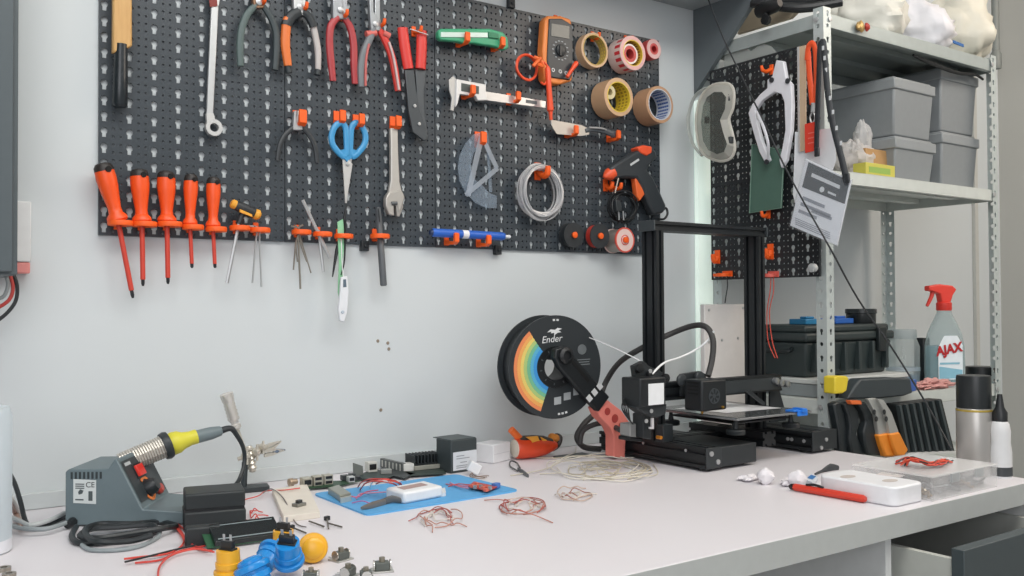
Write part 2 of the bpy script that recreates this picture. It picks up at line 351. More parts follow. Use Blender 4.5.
# pliers
def pliers(name, lb, low, legs, rad, mats, head=None, pivot=None, hm=DSTEEL, Y=BY-.02, extra=None):
    t = thing(name, lb, 'pliers', W(*low, Y), 'pliers hanging on the pegboard')
    for k, (leg, r, mt) in enumerate(zip(legs, rad, mats)):
        m = MB(); pts = [W(x, y, Y+(.002 if k else -.002)) for x, y in leg]; n = len(pts)
        m.tube(pts, [r*(.75 if i == 0 else .95 if i < n-1 else .8) for i in range(n)], 10, 5, flat=.8); m.build('handle', mt, t)
    if head:
        for k, h in enumerate(head):
            m = MB(); m.py(h, Y-.006+k*.0015, .011); m.build('jaw', hm, t, .0015)
    if pivot:
        c = W(*pivot, Y-.006); m = MB(); m.lathe(c, (0, -1, 0), [(.006, 0), (.006, .002), (.004, .0028), (0, .003)], 14); m.build('pivot', STEEL, t)
    if extra: extra(t, Y)
    return t
GREY_GRIP = mat('#50605f', .5)
pliers('pincers', 'black handled pincers, leftmost of the pliers', (258, 70), [[(256, 5), (247, 15), (241.5, 30), (240, 48), (240.5, 66)], [(262, 5), (270, 16), (276, 32), (276.5, 50), (275, 70)]], [.0072]*2, [GREY_GRIP, mat('#364043', .5)],
       [[(248, -34), (257, -38), (260, -4), (262, 8), (254, 8)], [(270, -34), (261, -38), (258, -4), (257, 8), (264, 8)]], (259, 2), mat('#8a6a52', .4, .6))
def tips(t, Y):
    for pts, r in (([(299, 12), (292, 16), (287, 23), (286, 26)], .0104), ([(302, 12), (308, 16), (312, 23), (313.5, 27)], .0082)):
        m = MB(); m.tube([W(x, y, Y-.001) for x, y in pts], r, 10, 4, flat=.85); m.build('black_collar', mat('#262c30', .5), t)
    for (x0, y0, x1, y1) in ((287, 64, 289, 73), (318, 70, 317, 75)):
        m = MB(); m.cyl(W(x0, y0, Y), W(x1, y1, Y), .0062, 12); m.build('grip_end', mat('#2b3337', .5), t)
pliers('wire_stripper', 'cutting pliers with one orange and one pale grey grip', (300, 75), [[(298, 14), (288, 20), (286, 30), (285.5, 46), (288, 66)], [(303, 14), (311, 20), (315, 34), (318, 52), (318, 72)]], [.0095, .0068], [mat('#d9702f', .45), mat('#b5b0ae', .5)],
       [[(293, -20), (299, -22), (303, 2), (305, 15), (294, 15)], [(306, -20), (300, -22), (297, 2), (296, 15), (306, 13)]], (300, 7), STEEL, extra=tips)
DRED = mat('#a5353a', .4)
pliers('combination_pliers', 'combination pliers with two plain dark red grips', (341, 84), [[(338, 17), (331, 26), (329.5, 42), (331, 62), (333, 81)], [(343, 17), (350, 27), (353.5, 44), (354, 64), (355, 84)]], [.0078]*2, [DRED, DRED],
       [[(333, -22), (340, -24), (343, 4), (344, 19), (333, 19)], [(348, -22), (341, -24), (338, 4), (336, 19), (347.5, 19)]], (340.5, 10), mat('#999ca0', .35, .7))
def tips2(t, Y):
    for x0, y0, x1, y1, s in ((366, 34, 376, 33, .0088), (389.5, 36, 383, 33, .0088)):
        m = MB(); m.cyl(W(x0, y0, Y-.002), W(x1, y1, Y-.002), s*.7, 12); m.build('finger_guard', mat('#cf6a62', .45), t)
    m = MB(); m.tube([W(x, y, Y-.0075) for x, y in ((369, 44), (366, 60), (365.5, 86))], .0026, 8, 4); m.build('grip_stripe', mat('#bb605c', .5), t)
    m = MB(); m.tube([W(x, y, Y-.0065) for x, y in ((389, 42), (394, 60), (399, 90))], .0026, 8, 4); m.build('grip_stripe', mat('#c8b0ae', .5), t)
pliers('long_nose_pliers', 'long nose pliers with grey and red grips, rightmost of the big pliers', (381, 91), [[(374, 28), (370, 38), (364, 52), (361, 68), (361.5, 87)], [(378, 28), (385, 40), (391.5, 56), (395, 72), (398, 91)]], [.0082]*2, [mat('#6f7478', .5), mat('#cf3b33', .4)],
       [[(369, -14), (373.5, -14), (374, 12), (380, 20), (380, 31), (371, 29), (370, 14)], [(380, -14), (375, -14), (375, 12), (371, 20), (373, 31), (381.5, 29), (380.5, 14)]], (375.5, 24), mat('#9fa3a6', .35, .7), extra=tips2)
for x, y, lb in ((259, 4, 'orange hook behind the black handled pincers'), (300.5, 10, 'orange hook behind the cutting pliers with orange grip'), (340.5, 17, 'orange hook behind the dark red combination pliers'), (377.5, 26, 'orange hook behind the long nose pliers'), (414, 33, 'orange hook between the red shear handles')):
    hook(x, y, lb, 'hook', .8, .028)
# shears with red handles
Y = BY-.02
t = thing('shears', 'shears with two red grips and long grey blades', 'shears', W(420, 140, Y), 'cutting tools on the pegboard')
for pts in ([(402.5, 28), (404.5, 45), (408.5, 69)], [(421.5, 31), (421.5, 48), (420.5, 69)]):
    m = MB(); m.tube([W(x, y, Y) for x, y in pts], [.0112, .0118, .0112], 12, 4, flat=.7); m.build('grip', mat('#d23a34', .4), t)
m = MB(); m.tube([W(410, 29, Y-.011), W(418, 31.5, Y-.013), W(428, 35, Y-.011)], .0012, 6, 3); m.build('latch_wire', STEEL, t)
m = MB(); m.py([(405, 70), (414, 70), (416, 88), (420, 110), (428.5, 136), (425, 141), (413, 132), (409, 112)], Y-.004, .006); m.build('blade', mat('#4d5256', .4, .4), t, .001)
m = MB(); m.py([(415.5, 70), (426, 70), (424, 92), (424.5, 112), (428, 134), (424, 137), (418, 112), (417, 92)], Y+.001, .006); m.build('blade', mat('#565b5f', .4, .4), t, .001)
m = MB()
for x, y in ((414.5, 106), (419, 124)): m.lathe(W(x, y, Y-.004), (0, -1, 0), [(.0035, 0), (.0035, .002), (0, .0025)], 10)
m.build_each('pivot', STEEL, t)
# small black pliers lower left
pliers('mini_pliers', 'small black handled pliers hanging alone on an orange hook', (298, 163), [[(295, 126), (286, 134), (280, 145), (277.5, 161)], [(300, 126), (309, 135), (315, 147), (317, 163)]], [.0052]*2, [mat('#2c3135', .45)]*2,
       [[(294.5, 111), (296.5, 110), (298, 124), (301, 130), (293, 130)], [(300.5, 111), (298, 110), (296.5, 124), (296, 130), (303, 130)]], None, STEEL)
hook(297, 123, 'orange clip holding the small black handled pliers', 'fork', 1.4, .026)
# scissors
t = thing('scissors', 'scissors with light blue handles and point down', 'scissors', W(346, 204, Y), 'cutting tools on the pegboard')
SB = mat('#3f93c6', .35)
for k, (cx, cy, sx) in enumerate(((340.5, 138, -1), (356.5, 138, 1))):
    m = MB(); yy = Y-.002+k*.004
    P = [(cx-1*sx, cy-15), (cx+5*sx, cy-12), (cx+9*sx, cy-2), (cx+7*sx, cy+8), (cx-2*sx, cy+18), (cx-6*sx, cy+16), (cx-6*sx, cy+2), (cx-5*sx, cy-10)]
    m.tube([W(x, y, yy) for x, y in P], .0062, 10, 4, True, .8); m.poly([W(cx-7*sx, cy+10, yy-.004), W(cx+2*sx, cy+13, yy-.004), W(347.5, 162, yy-.004), W(347-2*sx, 158, yy-.004)], (0, .008, 0)); m.build('handle', SB, t)
m = MB(); m.py([(342.5, 158), (349, 160), (352.5, 164), (346.4, 203), (345.4, 203)], Y-.003, .0025); m.build('blade', mat('#c9c8c6', .4, .4), t)
m = MB(); m.py([(345, 160), (352, 158), (350.5, 170), (346.9, 203), (346, 203)], Y, .0025); m.build('blade', mat('#b3b3b2', .4, .4), t)
m = MB(); m.lathe(W(347.5, 164, Y-.003), (0, -1, 0), [(.004, 0), (.004, .002), (0, .003)], 12); m.build('pivot_screw', STEEL, t)
hook(337, 121, 'orange clip over the left loop of the blue scissors', 'fork', 1.15, .024); hook(356, 124, 'orange clip over the right loop of the blue scissors', 'fork', 1.1, .024)
# adjustable wrench
Y = BY-.014
t = thing('adjustable_wrench', 'chrome adjustable wrench hanging jaw down right of the scissors', 'wrench', W(396, 217, Y))
m = MB(); m.py([(390.5, 128), (398, 128), (398.5, 150), (400, 182), (402.5, 192), (388.5, 194), (391, 180), (391, 150)], Y-.005, .009); m.build('handle', mat('#c3c0ba', .38, .5), t, .002)
m = MB(); m.py([(389, 192), (402, 190), (405, 197), (402, 207), (399, 213), (397.5, 206), (394, 205), (394.5, 216), (389, 214), (386, 206), (386, 198)], Y-.007, .013); m.build('head', mat('#bdbab4', .38, .5), t, .002)
m = MB(); m.py([(396, 204), (403, 200), (403.5, 207), (399.5, 217), (397, 216)], Y-.0055, .01); m.build('movable_jaw', mat('#a8a5a0', .38, .5), t, .001)
m = MB(); m.lathe(W(391.5, 203.5, Y-.0075), (1, 0, .1), [(.0038, 0), (.0038, .012)], 12); m.build('adjusting_screw', DSTEEL, t)
hook(393, 126, 'orange clip holding the chrome adjustable wrench', 'fork', 1.15, .022)
m = MB(); m.py([(389.5, 141), (400, 141), (399.5, 125), (390, 125)], BY-.028, .004)
# vertical grey marker
Y = BY-.0255
t = thing('marker_pen', 'slim dark grey marker standing upright in an orange holder below the wrench', 'pen', W(383, 287, Y))
m = MB(); a, b = W(378, 207, Y), W(383.6, 286, Y); d = (b-a).normalized(); L = (b-a).length
m.lathe(a, d, [(0, 0), (.0048, .001), (.006, .02), (.006, L*.42), (.0068, L*.43), (.0068, L-.002), (.0045, L)], 14); m.build('barrel', mat('#565a5e', .4), t)
m = MB(); m.tube([a+d*.004+V((-.003, -.007, 0)), a+d*.03+V((-.003, -.0085, 0))], .0014, 6, 1); m.build('clip', DARK, t)
hook(375, 237, 'orange ring holder around the grey marker', 'ring', .95)
# hex key bundle, crossed rods and the things in the three ring holders
hook(297, 233, 'leftmost of the three small orange holders, carrying the bundle of thin keys', 'ring', .9); hook(318, 235, 'middle of the three small orange holders, carrying the two crossed rods', 'ring', .9); hook(339, 237, 'orange holder carrying the green strip and sharp tool', 'ring', .9)
rods = [([(291, 226), (300, 230), (296, 242), (293.5, 270)], .0016), ([(303, 225), (298, 229), (298.5, 245), (300.5, 289)], .002), ([(295, 225), (299, 231), (301, 245), (307, 262)], .0015), ([(306, 231), (299, 231), (303, 246), (311, 273)], .0014), ([(293, 229), (298, 232), (296, 246), (297.5, 262)], .0014)]
rl = ['leftmost thin key of the dangling bundle', 'longest key of the dangling bundle, hanging straight', 'thin bent key in the middle of the dangling bundle', 'rightmost slanting key of the dangling bundle', 'short thin key of the dangling bundle']
for k, ((pts, r), lb) in enumerate(zip(rods, rl)):
    m = MB(); m.tube([W(x, y, Y+(k-2)*.0035) for x, y in pts], r, 6, 3); tag(m.build('hex_key', mat('#9a958c', .35, .7)), lb+' near the thin hex keys', 'hex key', 'hex keys on the pegboard')
m = MB(); m.cyl(W(302.5, 200, Y-.004), W(330, 258, Y-.004), .0034, 6); tag(m.build('hex_rod', STEEL), 'thick steel rod slanting down to the right through the orange holder', 'hex key', 'hex keys on the pegboard')
m = MB(); m.cyl(W(318.5, 230, Y+.004), W(323.5, 272, Y+.004), .0028, 6); tag(m.build('hex_rod', STEEL), 'thick steel rod hanging almost upright behind the slanting rod', 'hex key', 'hex keys on the pegboard')
t = thing('tracing_tool', 'thin black sharp tool slanting beside the green strip', 'tool', W(333, 277, Y))
m = MB(); m.tube([W(346.5, 204, Y), W(342, 232, Y), W(337, 250, Y), W(332.5, 277, Y)], [.0012, .0036, .0038, .0012], 8, 4); m.build('body', BLACK, t)
m = MB(); m.tube([W(345, 220, Y-.006), W(345, 246, Y-.006), W(344, 264, Y-.006), W(341, 275, Y-.006)], [.0022, .0018, .0016, .001], 6, 4); m.build('wire_arm', BLACK, t)
m = MB(); m.py([(337.5, 222), (343, 219), (345, 240), (342.5, 262), (344, 282), (341, 306), (338, 292), (339, 262), (338, 240)], BY-.03, .0015); tag(m.build('green_strip', mat('#8fc79e', .45)), 'pale green strip hanging above the white digital thermometer', 'strip')
t = thing('digital_thermometer', 'small white digital pen with tiny display hanging lowest under the pegboard', 'thermometer', W(342.5, 322, BY-.036))
m = MB(); m.py([(341.5, 277), (347.5, 276), (349, 292), (347.5, 312), (344.5, 322), (340, 321), (338.5, 310), (340.5, 292)], BY-.041, .007); m.build('body', mat('#dfe2e6', .4), t, .0015)
m = MB(); m.py([(343.3, 279.5), (346, 279.2), (346.6, 287), (343.2, 287.3)], BY-.0414, .001); m.build('display', mat('#5d6c78', .2), t)
m = MB(); m.lathe(W(342.7, 312, BY-.041), (0, -1, 0), [(.0035, 0), (.003, .0015), (0, .002)], 10); m.build('button', mat('#b9c4cf', .4), t)
m = MB(); m.tube([W(343.5, 278, BY-.038), W(342, 262, BY-.036), W(341.5, 246, BY-.034), W(341, 239, BY-.03)], .0009, 6, 3); m.build('cord', WHITE, t)

# utility knife
Y = BY-.026
t = thing('utility_knife', 'green and clear snap-off utility knife resting level on two orange hooks', 'knife', W(474, 48, Y))
m = MB(); m.py([(438.5, 31), (441, 28.5), (490, 28.5), (503, 32), (508, 38), (509, 48), (505, 50), (497, 47), (490, 45.5), (482, 44.5), (474, 43), (466, 43.5), (458, 41.5), (441, 40), (438.5, 37)], Y-.007, .014); m.build('body', mat('#3f9c74', .35), t, .0025)
m = MB(); m.py([(441, 32), (488, 32.5), (488, 37.5), (441, 37)], Y-.0085, .003); m.build('blade_channel', mat('#c9dcd6', .3, .3), t, .0006)
m = MB(); m.py([(489, 31.5), (499, 33.5), (499, 38.5), (489, 37.5)], Y-.011, .005); m.build('slider', mat('#2b7a58', .4), t, .001)
hook(458.5, 43, 'orange hook under the left end of the green utility knife', 'fork', 1, .034); hook(493.5, 47.5, 'orange hook under the right end of the green utility knife', 'fork', 1, .034)
# digital caliper
t = thing('caliper', 'silver digital caliper lying level across two orange hooks', 'caliper', W(490, 108, Y))
m = MB(); m.py([(484, 91), (546, 101), (545.5, 108), (484, 100)], Y-.002, .004); m.build('beam', mat('#cfcfcf', .3, .7), t, .0005)
m = MB(); m.py([(449, 80), (453, 76), (457, 80), (457, 97), (453.5, 111), (450.5, 110), (452, 98), (449.5, 90)], Y-.002, .004); m.build('fixed_jaw', mat('#c9cac9', .3, .75), t, .0005)
m = MB(); m.py([(457, 79), (486, 84.5), (486, 92), (487.5, 100), (478, 100.5), (476, 96), (460, 94), (458, 103), (456, 107), (456.5, 95)], Y-.006, .01); m.build('slider', mat('#d7d7d6', .4, .3), t, .001)
m = MB(); m.py([(461.5, 83), (479, 86.3), (479, 94), (461.5, 91)], Y-.0068, .002); m.build('display', mat('#4a5250', .25), t)
m = MB(); m.py([(526, 99.5), (537, 101.3), (537, 104.5), (526, 102.8)], Y-.0025, .001); m.build('scale_mark', mat('#5b5f61', .4), t)
hook(464, 95, 'orange hook under the jaw of the caliper', 'fork', 1, .034); hook(509, 101, 'orange hook under the beam of the caliper', 'fork', 1, .034)

# multimeter
Y = BY-.026
t = thing('multimeter', 'digital multimeter with orange bumper and black face hanging beside the tape rolls', 'multimeter', W(556, 88, Y))
m = MB(); m.py([(545, 20), (548, 15.5), (562, 16), (571, 19), (572, 25), (571, 60), (573, 75), (572, 81), (560, 84.5), (547, 83), (544, 78), (543, 50)], Y-.009, .024); m.build('bumper', mat('#e2843f', .45), t, .004)
m = MB(); m.py([(549.5, 18.5), (562, 18.5), (571.3, 24), (573, 30), (573, 74), (570, 80), (550, 77), (547.5, 60)], Y-.0125, .008); fc = m.build('face', mat('#33383c', .4), t, .002)
m = MB(); m.py([(551.5, 23), (569.5, 26), (569.5, 39), (551, 36)], Y-.0135, .002); m.build('display', mat('#4b5250', .2), t, .0005)
m = MB(); m.lathe(W(560.5, 50.5, Y-.0125), (0, -1, 0), [(.014, 0), (.013, .004), (.006, .006), (0, .006)], 20); m.box(W(560.5, 50.5, Y-.019), (.004, .003, .022)); m.build('dial', mat('#23272a', .4), t)
for k in range(14):
    a = 2*math.pi*k/14; p = W(560.5, 50.5, Y-.0128)+V((math.cos(a)*.021, 0, math.sin(a)*.021)); m = MB(); m.box(p, (.005, .0012, .0022)); m.build('dial_mark', mat('#9aa0a2', .5), t)
for x, y in ((553, 70), (560, 71.5), (566, 73)):
    m = MB(); m.lathe(W(x, y, Y-.0125), (0, -1, 0), [(.0025, .0012), (.0045, .0012), (.0045, 0), (.0025, 0)], 12, True); m.build('socket', mat('#c7c9c9', .4), t)
t = thing('test_lead', 'coiled orange test leads looped over the left side of the multimeter', 'cable', W(528, 80, Y), 'multimeter test leads')
m = MB()
for k in range(4):
    c = W(527, 67.5, Y+.004-.003*k); R = .0265+.0015*(k % 2); m.tube([c+V((R*math.cos(a), .002*math.sin(2*a+k), R*math.sin(a))) for a in [2*math.pi*i/14 for i in range(14)]], .0022, 7, 3, True)
m.tube([W(536, 60, Y-.02), W(545, 63, Y-.027), W(549, 72, Y-.024), W(545, 84, Y-.022), W(541, 82, Y-.022)], .0023, 7, 4); m.build('coil', mat('#e5502b', .45), t)
m = MB(); m.tube([W(534, 57, Y-.02), W(540, 60, Y-.025), W(543, 66, Y-.024), W(537, 64, Y-.022)], .0042, 7, 4); m.tube([W(533, 66, Y-.022), W(541, 58, Y-.028)], .004, 7, 1); m.build('wrap', mat('#ea6d33', .45), t)
t = thing('test_probe', 'long orange test probe hanging tip down from the multimeter', 'test probe', W(551, 122, Y), 'multimeter test leads')
m = MB(); a, b = W(547.5, 66, Y-.026), W(551, 120, Y-.022); d = (b-a).normalized(); L = (b-a).length
m.lathe(a, d, [(.003, 0), (.0062, .006), (.0062, L*.5), (.0075, L*.78), (.0075, L*.82), (.0045, L*.85), (.0035, L)], 12); m.build('body', mat('#e5502b', .4), t)
m = MB(); m.cyl(b, b+d*.012, .001, 6); m.build('tip', STEEL, t)
t = thing('test_plug', 'short orange plug sticking up right of the multimeter dial', 'test probe', W(571, 78, Y), 'multimeter test leads')
m = MB(); a, b = W(577, 62, Y-.022), W(567, 77, Y-.022); d = (b-a).normalized(); L = (b-a).length
m.lathe(a, d, [(.0035, 0), (.006, .004), (.0058, L*.3), (.0045, L*.4), (.004, L)], 12); m.build('body', mat('#e5502b', .4), t)
t2 = MB(); t2.tube([W(548, 118, Y-.012), W(541, 115, Y-.012), (W(537.5, 121, Y-.012)), W(541, 126.5, Y-.012), W(549, 127, Y-.012)], .001, 6, 3); tag(t2.build('wire_loop', DARK), 'thin dark wire loop left of the putty knife blade', 'wire')
hook(556, 21, 'orange hook behind the multimeter', 'hook', .8, .012)

# tape rolls
TAN = mat('#c9a987', .5, 0, .08, 200)
def roll(lb, c, ro, ri, w, Yb, outer, inner, side, seeds=None, dots=None, name='tape_roll'):
    o = W(*c, Yb-w); t = thing(name, lb, 'tape roll', o+V((0, w/2, -ro)), 'tape rolls on the pegboard')
    m = MB(); m.lathe(o, (0, 1, 0), [(ri+.002, 0), (ro-.0006, 0), (ro, .0006), (ro, w-.0006), (ro-.0006, w), (ri+.002, w)], 40, True); m.build('tape', outer, t)
    m = MB(); m.lathe(o, (0, 1, 0), [(ri, -.0003), (ri+.002, -.0003), (ri+.002, w+.0003), (ri, w+.0003)], 40, True); m.build('core', inner, t)
    if dots: dots(t, o, ro, ri, w)
    return t
def core_print(col, rows=3, n=26):
    def f(t, o, ro, ri, w):
        m = MB()
        for r in range(rows):
            for k in range(n):
                a0 = 2*math.pi*k/n; y = w*(.15+.75*r/rows)
                q = [o+V(((ri-.0003)*math.cos(a), yy, (ri-.0003)*math.sin(a))) for a, yy in ((a0, y), (a0+.13, y), (a0+.13, y+w*.14), (a0, y+w*.14))]
                m.add(q, [(0, 1, 2, 3)])
        m.build('core_print', col, t)
    return f
def outer_stripes(t, o, ro, ri, w):
    m = MB()
    for k in range(16):
        a0 = 2*math.pi*k/16; m.add([o+V(((ro+.0002)*math.cos(a), y, (ro+.0002)*math.sin(a))) for a, y in ((a0, .002), (a0+.2, .002), (a0+.2, w*.45), (a0, w*.45))], [(0, 1, 2, 3)])
    m.build('outer_print', mat('#c3303a', .45), t)
    m = MB(); m.lathe(o+V((0, -.0004, 0)), (0, 1, 0), [(ri+.003, 0), (ro-.001, 0)], 40, cap=False); m.build('side_print', mat('#d9a8a6', .45), t)
roll('wide ring of pale masking tape, upper left of the tape rolls', (595, 50), .0405, .0335, .022, BY-.006, TAN, mat('#b59a55', .5), TAN, dots=core_print(mat('#d8c04a', .5), 2))
roll('red and white printed tape roll with yellow core, top middle of the rolls', (633, 53), .0405, .029, .045, BY-.006, mat('#d8c3bd', .45), mat('#d9b53f', .5), TAN, dots=lambda *a: (core_print(mat('#8f5a2c', .5), 4)(*a), outer_stripes(*a)))
o = W(630, 54, BY-.05); t = thing('tape_roll', 'small red tape reel nested inside the red and white tape roll', 'tape roll', o+V((0, 0, -.02)), 'tape rolls on the pegboard')
m = MB(); m.lathe(o, (0, 1, 0), [(.012, 0), (.02, 0), (.02, .02), (.012, .02)], 28, True); m.build('tape', mat('#b9423f', .45), t)
m = MB(); m.lathe(o, (0, 1, 0), [(.0195, -.001), (.0235, -.001), (.0235, .004), (.0195, .004)], 28, True); m.build('rim', mat('#e2d5d0', .45), t)
roll('small red tape roll at the upper right corner, half hidden by the printed roll', (654, 49), .0245, .0075, .022, BY-.006, mat('#c9504e', .45), mat('#b02f30', .5), TAN, dots=lambda t, o, ro, ri, w: (lambda m: (m.lathe(o+V((0, -.0004, 0)), (0, 1, 0), [(.014, 0), (ro-.001, 0)], 30, cap=False), m.build('side_print', mat('#d8b3b0', .45), t)))(MB()))
BT = mat('#c39f7c', .42, 0, .06, 120)
roll('brown parcel tape roll with yellow core, lower left of the tape rolls', (619, 97), .0445, .0335, .048, BY-.006, BT, mat('#d6bb3a', .5), TAN, dots=core_print(mat('#9a7d2c', .5), 3))
roll('brown parcel tape roll with blue and white printed core, lowest of the tape rolls', (660, 104.5), .0445, .0355, .048, BY-.006, mat('#b79070', .42, 0, .06, 120), mat('#c9ced6', .5), TAN, dots=core_print(mat('#4a64a0', .5), 5))
for x, y, s, lb in ((593, 38, .9, 'orange hook inside the pale masking tape ring'), (626, 41, .8, 'orange hook inside the red and white tape roll'), (613, 87, .8, 'orange hook inside the brown tape roll with yellow core'), (652, 94, .8, 'orange hook inside the brown tape roll with blue printed core'), (650, 45, .5, 'orange hook in the small red tape roll')):
    hook(x, y, lb, 'hook', s, .02)
o = W(610, 92, BY-.05); t = thing('clear_tape_roll', 'small clear tape roll tucked inside the brown roll with yellow core', 'tape roll', o+V((0, 0, -.018)), 'tape rolls on the pegboard')
m = MB(); m.lathe(o, (0, 1, 0), [(.008, 0), (.0165, 0), (.0165, .02), (.008, .02)], 24, True); m.build('tape', mat('#c8bd95', .35), t)

# putty knife
Y = BY-.026
t = thing('putty_knife', 'putty knife with wide steel blade and dark handle lying on two hooks', 'putty knife', W(585, 142, Y))
m = MB(); m.py([(550, 119.5), (581, 125), (590, 129), (589, 134.5), (581, 136), (557, 134), (553, 128)], Y-.001, .0018); m.build('blade', mat('#c4beb5', .42, .35), t)
m = MB(); m.tube([W(585, 131, Y), W(594, 129, Y), W(604, 131, Y), (W(614, 134.5, Y)), W(622, 136.5, Y)], [.005, .0065, .0075, .0085, .006], 10, 4, flat=.7); m.build('handle', mat('#50565b', .4, .2), t)
m = MB(); m.tube([W(589, 127.5, Y-.005), W(602, 128.5, Y-.007), W(606, 130, Y-.006)], .0022, 8, 3); m.build('ferrule', STEEL, t)
hook(567, 134, 'orange hook under the putty knife blade', 'fork', 1, .032); hook(609, 138.5, 'orange hook under the putty knife handle', 'fork', 1, .032)
# protractor and set square
CLR = clear('#d3e0ec', .2, .12)
t = thing('protractor', 'clear bluish half-round protractor hanging on edge', 'protractor', W(480, 209, BY-.016))
arc = [(482, 132.5), (474, 134), (466, 143), (460, 155), (458, 168), (460, 181), (466, 193), (476, 203), (487, 208), (496.5, 208), (497, 196), (489.5, 193)]
m = MB(); m.py(arc+[(478, 183), (473, 170), (476, 152), (485, 146), (491, 184), (497, 196), (489, 160), (486.5, 133)][::1][:0]+[(483, 186), (473, 178), (470.5, 166), (474, 152), (482, 144), (487, 140), (487, 132.5)], BY-.017, .002); m.build('scale_plate', CLR, t)
m = MB(); m.py([(486, 133), (488, 133), (492.5, 192), (489.5, 192)], BY-.017, .002); m.build('base_bar', CLR, t)
t = thing('set_square', 'small clear triangle set square hanging in front of the protractor', 'set square', W(480, 198, BY-.022))
m = MB()
for A, B, w in (((482, 136), (468, 196), 5), ((482, 136), (497, 168), 4), ((466, 195), (498, 168), 4.5)):
    dx, dy = B[0]-A[0], B[1]-A[1]; L = math.hypot(dx, dy); nx, ny = -dy/L*w/2, dx/L*w/2
    m.py([(A[0]+nx, A[1]+ny), (B[0]+nx, B[1]+ny), (B[0]-nx, B[1]-ny), (A[0]-nx, A[1]-ny)], BY-.0225, .0018)
m.build('triangle', clear('#e6ecf3', .3, .15), t)
hook(478, 142, 'orange hook holding the clear protractor', 'fork', 1.3, .02)
# wire coil
c = W(540.5, 191.5, BY-.022); m = MB()
for k in range(15):
    R = .051+random.uniform(-.004, .007); y = random.uniform(-.011, .011); ox = random.uniform(-.003, .003)
    m.tube([c+V((ox+R*math.cos(a), y+.003*math.sin(a*2+k), R*1.04*math.sin(a)+random.uniform(-.0015, .0015))) for a in [2*math.pi*i/18 for i in range(18)]], .0021, 6, 3, True)
for k in range(3): m.tube([c+V((R_*math.cos(a), -.008+.004*k, R_*1.07*math.sin(a)-.003)) for R_ in (.058,) for a in [2*math.pi*i/20+.3*k for i in range(20)]], .0009, 6, 2, True)
tag(m.build('wire_coil', mat('#c4c5c7', .35, .4)), 'round coil of silver grey wire hanging on an orange hook', 'wire coil')
hook(538, 174, 'orange hook holding the silver wire coil', 'hook', 1.5, .034)
# blue marker
Y = BY-.028
t = thing('blue_pen', 'thick blue pen with white band lying level near the pegboard bottom', 'pen', W(472, 243, Y))
a, b = W(432, 232.5, Y), W(504, 236.5, Y); d = (b-a).normalized(); L = (b-a).length
m = MB(); m.lathe(a, d, [(.0078, 0), (.0088, .003), (.0088, L*.4)], 16); m.lathe(a, d, [(.0088, L*.48), (.0088, L*.97), (.007, L)], 16); m.build('barrel', mat('#2b62c0', .4), t)
m = MB(); m.lathe(a, d, [(.0086, L*.4), (.0089, L*.4), (.0089, L*.48), (.0086, L*.48)], 16); m.build('white_band', WHITE, t)
m = MB(); m.lathe(a, d, [(.0038, L), (.0038, L+.014), (.0028, L+.016)], 12); m.build('tip', mat('#e3e6ea', .4), t)
m = MB(); m.lathe(a, d, [(.0045, -.005), (.0075, 0)], 12); m.build('end_cap', mat('#1b2f55', .4), t)
hook(447, 241, 'orange hook under the left end of the blue pen', 'fork', 1, .036); hook(479, 243, 'orange hook under the right end of the blue pen', 'fork', 1, .036)

# glue gun
Y = BY-.03
GG = mat('#33383c', .42)
t = thing('glue_gun', 'black hot glue gun with orange nozzle and trigger hanging at the pegboard right edge', 'glue gun', W(645, 218, Y))
m = MB(); m.py([(609, 172), (612, 166), (636, 151), (650, 147), (656, 150), (658, 158), (651, 164), (648, 170), (654, 178), (662, 195), (667, 206), (664, 213), (655, 215), (650, 205), (643, 188), (637, 178), (626, 178), (616, 179), (611, 177)], Y-.012, .026); m.build('body', GG, t, .006)
m = MB(); m.lathe(W(611, 173.5, Y), W(602, 178, Y)-W(611, 173.5, Y), [(.0155, -.004), (.0145, .008), (.0085, .018), (.003, .024)], 16); m.build('nozzle', mat('#e85a33', .4), t)
m = MB(); m.py([(637.5, 147.5), (644, 145), (652.5, 146.5), (652, 153), (647, 156), (641, 153)], Y-.0145, .028); m.build('orange_button', mat('#ef5a33', .4), t, .003)
m = MB(); m.py([(635, 177), (639, 179), (645, 186), (651, 186), (650, 191), (645, 194), (640, 201), (637.5, 197)], Y-.008, .016); m.build('trigger', mat('#e86a35', .4), t, .002)
m = MB(); m.py([(630, 164), (638.5, 158.5), (639.5, 160.3), (631, 166)], Y-.0125, .001); m.build('name_stripe', mat('#c8cbcc', .5), t)
m = MB(); m.tube([W(661, 212, Y), W(666, 208, Y), W(667.5, 214, Y-.004), W(664, 219, Y-.004), W(658, 219, Y)], .0028, 8, 4); m.build('cord_end', BLACK, t)
t = thing('mains_cable', 'coiled black power cord hanging under the glue gun', 'cable', W(622, 226, Y))
m = MB(); c = W(622, 207, Y)
for k in range(7):
    R = .037+.004*math.sin(k*2.1); m.tube([c+V((R*math.cos(a)*1.02+.002*math.sin(k), .008*math.sin(a+k)-.004, R*.88*math.sin(a)+.002*math.cos(k*3))) for a in [2*math.pi*i/16 for i in range(16)]], .002, 6, 3, True)
m.build('coil', BLACK, t)
m = MB(); m.py([(616, 200), (621, 200), (623, 211), (617, 212)], Y-.02, .012); m.build('plug', mat('#2d3235', .45), t, .002)
m = MB()
for x in (618.5, 623): m.cyl(W(x, 211, Y-.014), W(x+.6, 220, Y-.014), .0017, 8)
m.build_each('prong', STEEL, t)
m = MB(); m.cyl(W(618.5, 178, Y-.01), W(615, 193, Y-.01), .0014, 6); m.build('cable_tie', mat('#c9bdb0', .5), t)
